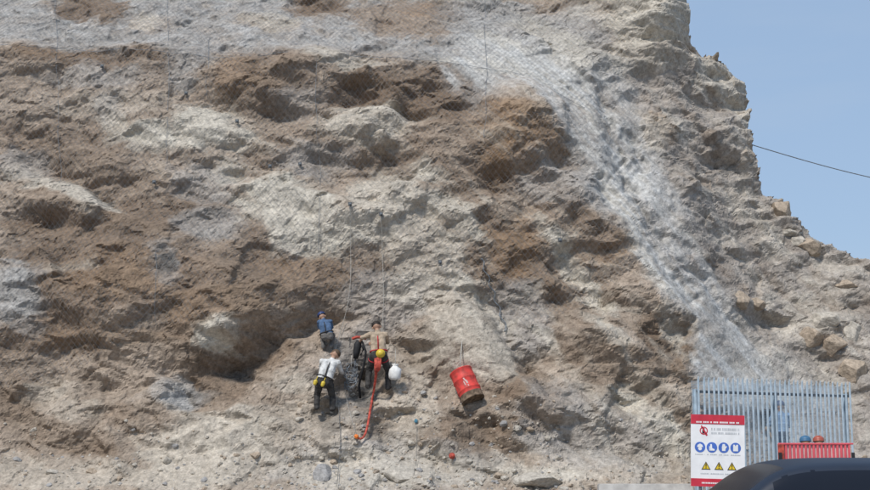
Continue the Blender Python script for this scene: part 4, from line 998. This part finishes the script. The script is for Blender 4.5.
# prohibition mark
rg = []; N = 28
for k in range(N):
    a0, a1 = 2 * math.pi * k / N, 2 * math.pi * (k + 1) / N
    rg.append([(-.26 + q * math.cos(t), .775 + q * asp * math.sin(t)) for q, t in ((.075, a0), (.075, a1), (.057, a1), (.057, a0))][::-1])
ps = spts('prohibition_mark', rg + [[(-.335 + .02, .835), (-.30, .855), (-.185, .715), (-.215, .70)][::-1]], M['red'], -.012)
spts('pictogram', [disc(-.26, .80, .018, 10), [(-.285, .785), (-.29, .74), (-.265, .735), (-.235, .74), (-.24, .785)]], M['black'], -.010, ps)
spts('grey_print', line_of_print(-.12, .40, .80, .035) + line_of_print(-.12, .40, .745, .028), M['grey_print'], -.011)
for k, cx in enumerate((-.33, -.11, .11, .33)):
    d_ = spts('blue_disc', [disc(cx, .545, .098)], M['blue'], -.012)
    if k == 0: P = [disc(cx, .525, .035, 12), [(cx - .055, .545), (cx + .055, .545), (cx + .045, .575), (cx, .595), (cx - .045, .575)]]
    elif k == 1: P = [[(cx - .03, .59), (cx + .0, .59), (cx + .005, .535), (cx + .05, .52), (cx + .05, .50), (cx - .03, .50)], rect(cx - .05, cx - .035, .5, .56)]
    elif k == 2: P = [[(cx - .03, .50), (cx + .03, .50), (cx + .035, .55), (cx + .02, .595), (cx - .02, .595), (cx - .035, .55)], [(cx + .035, .53), (cx + .06, .56), (cx + .05, .57), (cx + .035, .56)]]
    else: P = [[(cx - .045, .59), (cx - .015, .59), (cx, .565), (cx + .015, .59), (cx + .045, .59), (cx + .045, .50), (cx - .045, .50)]]
    spts('pictogram', P, M['white'], -.016, d_)
spts('grey_print', line_of_print(-.42, -.24, .445, .014) + line_of_print(-.2, -.02, .445, .014) + line_of_print(.02, .2, .445, .014) + line_of_print(.24, .42, .445, .014), M['grey_print'], -.011)
for cx in (-.22, .02, .26):
    t_ = spts('warning_triangle', [[(cx - .085, .235), (cx + .085, .235), (cx, .235 + .15 * asp)]], M['black'], -.011)
    spts('yellow_field', [[(cx - .062, .246), (cx + .062, .246), (cx, .246 + .108 * asp)]], M['yellow'], -.015, t_)
    spts('warning_mark', [rect(cx - .009, cx + .009, .275, .315), rect(cx - .009, cx + .009, .253, .265)], M['black'], -.018, t_)
spts('grey_print', line_of_print(-.32, .36, .18, .016), M['grey_print'], -.011)
for s in (-.34, .34):
    bm = bmesh.new(); tube(bm, [(s * SW, .04, -.01), (s * SW, .04, sz + SH * .96)], .03, 10); bmobj('post', bm, M['galv_dark'], sign)

# ------------------------------------------------------------------ dark car, its roof along the bottom edge
yK = 10.6; roof_z = 1.452
car = thing('parked_car', 'dark blue car with tinted windows, its roof showing at the bottom right', 'car', (at(705, 490, yK).x - 1.06, yK, 0))
# stations: x, belt z, roof z, half width at belt, half width at roof (front is on the left)
bm = bmesh.new()
ST = [(0.0, .55, .60, .62), (.10, .72, .78, .74), (.35, .82, .86, .80), (.8, .90, .88, .83), (1.25, .97, .90, .85), (1.9, .99, .92, .86), (3.0, 1.0, .92, .86), (3.7, .99, .90, .85), (4.1, .95, .86, .82), (4.25, .80, .80, .78), (4.3, .55, .72, .70)]
last = None
for x, zt, wt, ws in ST:
    hw = .88 if .3 < x < 4.1 else .80
    hw = min(hw, wt)
    pr = [(-hw * .92, .22), (-hw, .36), (-hw, .6 * zt + .1), (-hw * .965, zt - .04), (-hw * .90, zt), (0, zt + .025), (hw * .90, zt), (hw * .965, zt - .04), (hw, .6 * zt + .1), (hw, .36), (hw * .92, .22)]
    rg = [bm.verts.new((x, y, z)) for y, z in pr]
    if last:
        for k in range(len(rg)): bm.faces.new((last[k], last[(k + 1) % len(rg)], rg[(k + 1) % len(rg)], rg[k]))
    else: bm.faces.new(rg)
    last = rg
bm.faces.new(last[::-1]); bmesh.ops.recalc_face_normals(bm, faces=bm.faces)
o = bmobj('body', bm, M['navycar'], car, True); sb = o.modifiers.new('s', 'SUBSURF'); sb.levels = 2; sb.render_levels = 2
# greenhouse
GH = [(.92, .93, .80), (1.15, 1.15, .735), (1.34, 1.31, .70), (1.52, 1.415, .675), (1.74, 1.455, .655), (2.1, 1.462, .65), (2.7, 1.458, .65), (3.2, 1.43, .645), (3.6, 1.38, .64), (3.9, 1.22, .65), (4.12, .98, .72)]
def gh_prof(zt, wr):
    zb = .97; wb = .80
    if zt < zb + .02: return [(-wb, .90), (-wb * .97, .91), (-wb * .9, zt * .99), (-wb * .6, zt), (0, zt + .008), (wb * .6, zt), (wb * .9, zt * .99), (wb * .97, .91), (wb, .90)]
    return [(-wb, .93), (-(wb * .55 + wr * .45), zb + (zt - zb) * .5), (-wr - .012, zt - .065), (-wr * .86, zt - .018), (0, zt + .004), (wr * .86, zt - .018), (wr + .012, zt - .065), (wb * .55 + wr * .45, zb + (zt - zb) * .5), (wb, .93)]
bm = bmesh.new(); last = None
for x, zt, wr in GH:
    rg = [bm.verts.new((x, y, z)) for y, z in gh_prof(zt, wr)]
    if last:
        for k in range(len(rg) - 1): bm.faces.new((last[k], last[k + 1], rg[k + 1], rg[k]))
    last = rg
bmesh.ops.recalc_face_normals(bm, faces=bm.faces)
o = bmobj('roof', bm, M['navycar'], car, True); sb = o.modifiers.new('s', 'SUBSURF'); sb.levels = 3; sb.render_levels = 3
dg = bpy.context.evaluated_depsgraph_get(); full = bpy.data.meshes.new_from_object(o.evaluated_get(dg)); o.modifiers.clear()
def gh(x):
    xs = [g[0] for g in GH]; return float(np.interp(x, xs, [g[1] for g in GH])), float(np.interp(x, xs, [g[2] for g in GH]))
def pane(f):
    c, n = f.center, f.normal; zt, wr = gh(c.x)
    if c.x < 1.72 and c.x > 1.0 and abs(c.y) < wr * .84 and zt < 1.42 and abs(n.y) < .45: return 'windscreen'
    if c.x > 3.64 and abs(c.y) < wr * .84 and c.x < 4.06 and abs(n.y) < .45: return 'rear_window'
    if abs(n.y) > .6 and 1.0 < c.z < zt - .085:
        sd_ = 'a' if c.y < 0 else 'b'
        if 1.42 < c.x < 2.3: return 'front_window' + sd_
        if 2.37 < c.x < 3.12: return 'rear_side_window' + sd_
        if 3.18 < c.x < 3.72: return 'quarter_window' + sd_
    return 'roof'
keys = [pane(f) for f in full.polygons]
for key in sorted(set(keys)):
    bm = bmesh.new(); bm.from_mesh(full); bm.faces.ensure_lookup_table()
    bmesh.ops.delete(bm, geom=[f for f in bm.faces if keys[f.index] != key], context='FACES')
    if key == 'roof': bm.to_mesh(o.data); bm.free(); continue
    nm = key[:-1] if key[-1] in 'ab' and 'window' in key and key[:-1].endswith('window') else key
    bmobj(nm, bm, M['glass'], car, True)
o.data.polygons.foreach_set('use_smooth', [True] * len(o.data.polygons))
for s in (-1, 1):
    bm = bmesh.new(); capsule(bm, (1.38, s * .9, 1.02), (1.40, s * 1.0, 1.03), .07, .075); bmobj('wing_mirror', bm, M['navycar'], car, True)
    for x in (.78, 3.42):
        Wm = Matrix.Translation((x, s * .80, .32)) @ Matrix.Rotation(R(90), 4, 'X')
        bm = bmesh.new(); lathe(bm, [(.2, -.1), (.29, -.11), (.32, -.08), (.32, .08), (.29, .11), (.2, .1)], 28, Wm); wh = bmobj('wheel', bm, M['black'], car)
        bm = bmesh.new(); lathe(bm, [(.001, -.07), (.05, -.075), (.19, -.06), (.205, -.1), (.205, .1), (.19, .06), (.001, .075)], 20, Wm); bmobj('rim', bm, M['galv'], wh)
    bm = bmesh.new(); box(bm, (.13, s * .56, .66), (.14, .3, .12), .03); bmobj('headlight', bm, M['chrome'], car)
    bm = bmesh.new(); box(bm, (4.22, s * .6, .78), (.12, .24, .16), .03); bmobj('tail_light', bm, M['red'], car)
bm = bmesh.new(); tube(bm, [(3.5, 0, 1.40), (3.62, 0, 1.47)], [.012, .004], 6); bmobj('aerial', bm, M['black'], car)

# ------------------------------------------------------------------ overhead cable and the pole that carries it
a = hit(753, 142, .0); yP = a.y + 2
b = at(1010, 200, yP); mid = []
pole = thing('utility_pole', 'wooden utility pole standing beyond the right edge of the cliff', 'pole', (b.x, yP, 0))
bm = bmesh.new(); tube(bm, [(0, 0, -.1), (0, 0, b.z * .5), (0, 0, b.z + .4)], [.15, .13, .11], 12); bmobj('shaft', bm, M['wood'], pole)
bm = bmesh.new(); tube(bm, [(0, -.12, b.z - .06), (0, -.12, b.z + .05)], [.03, .045], 10); bmobj('insulator', bm, M['galv'], pole)
e1 = Vector((b.x, yP - .12, b.z)); a2 = a + Vector((-.25, .1, .02))
pts = [a2.lerp(e1, k / 30.) - Vector((0, 0, .25 * math.sin(math.pi * k / 30.))) for k in range(31)]
bm = bmesh.new(); tube(bm, pts, .014, 6); tag(bmobj('overhead_cable', bm, M['galv_dark']), 'thin dark cable crossing the sky from the cliff corner to the right', 'cable')
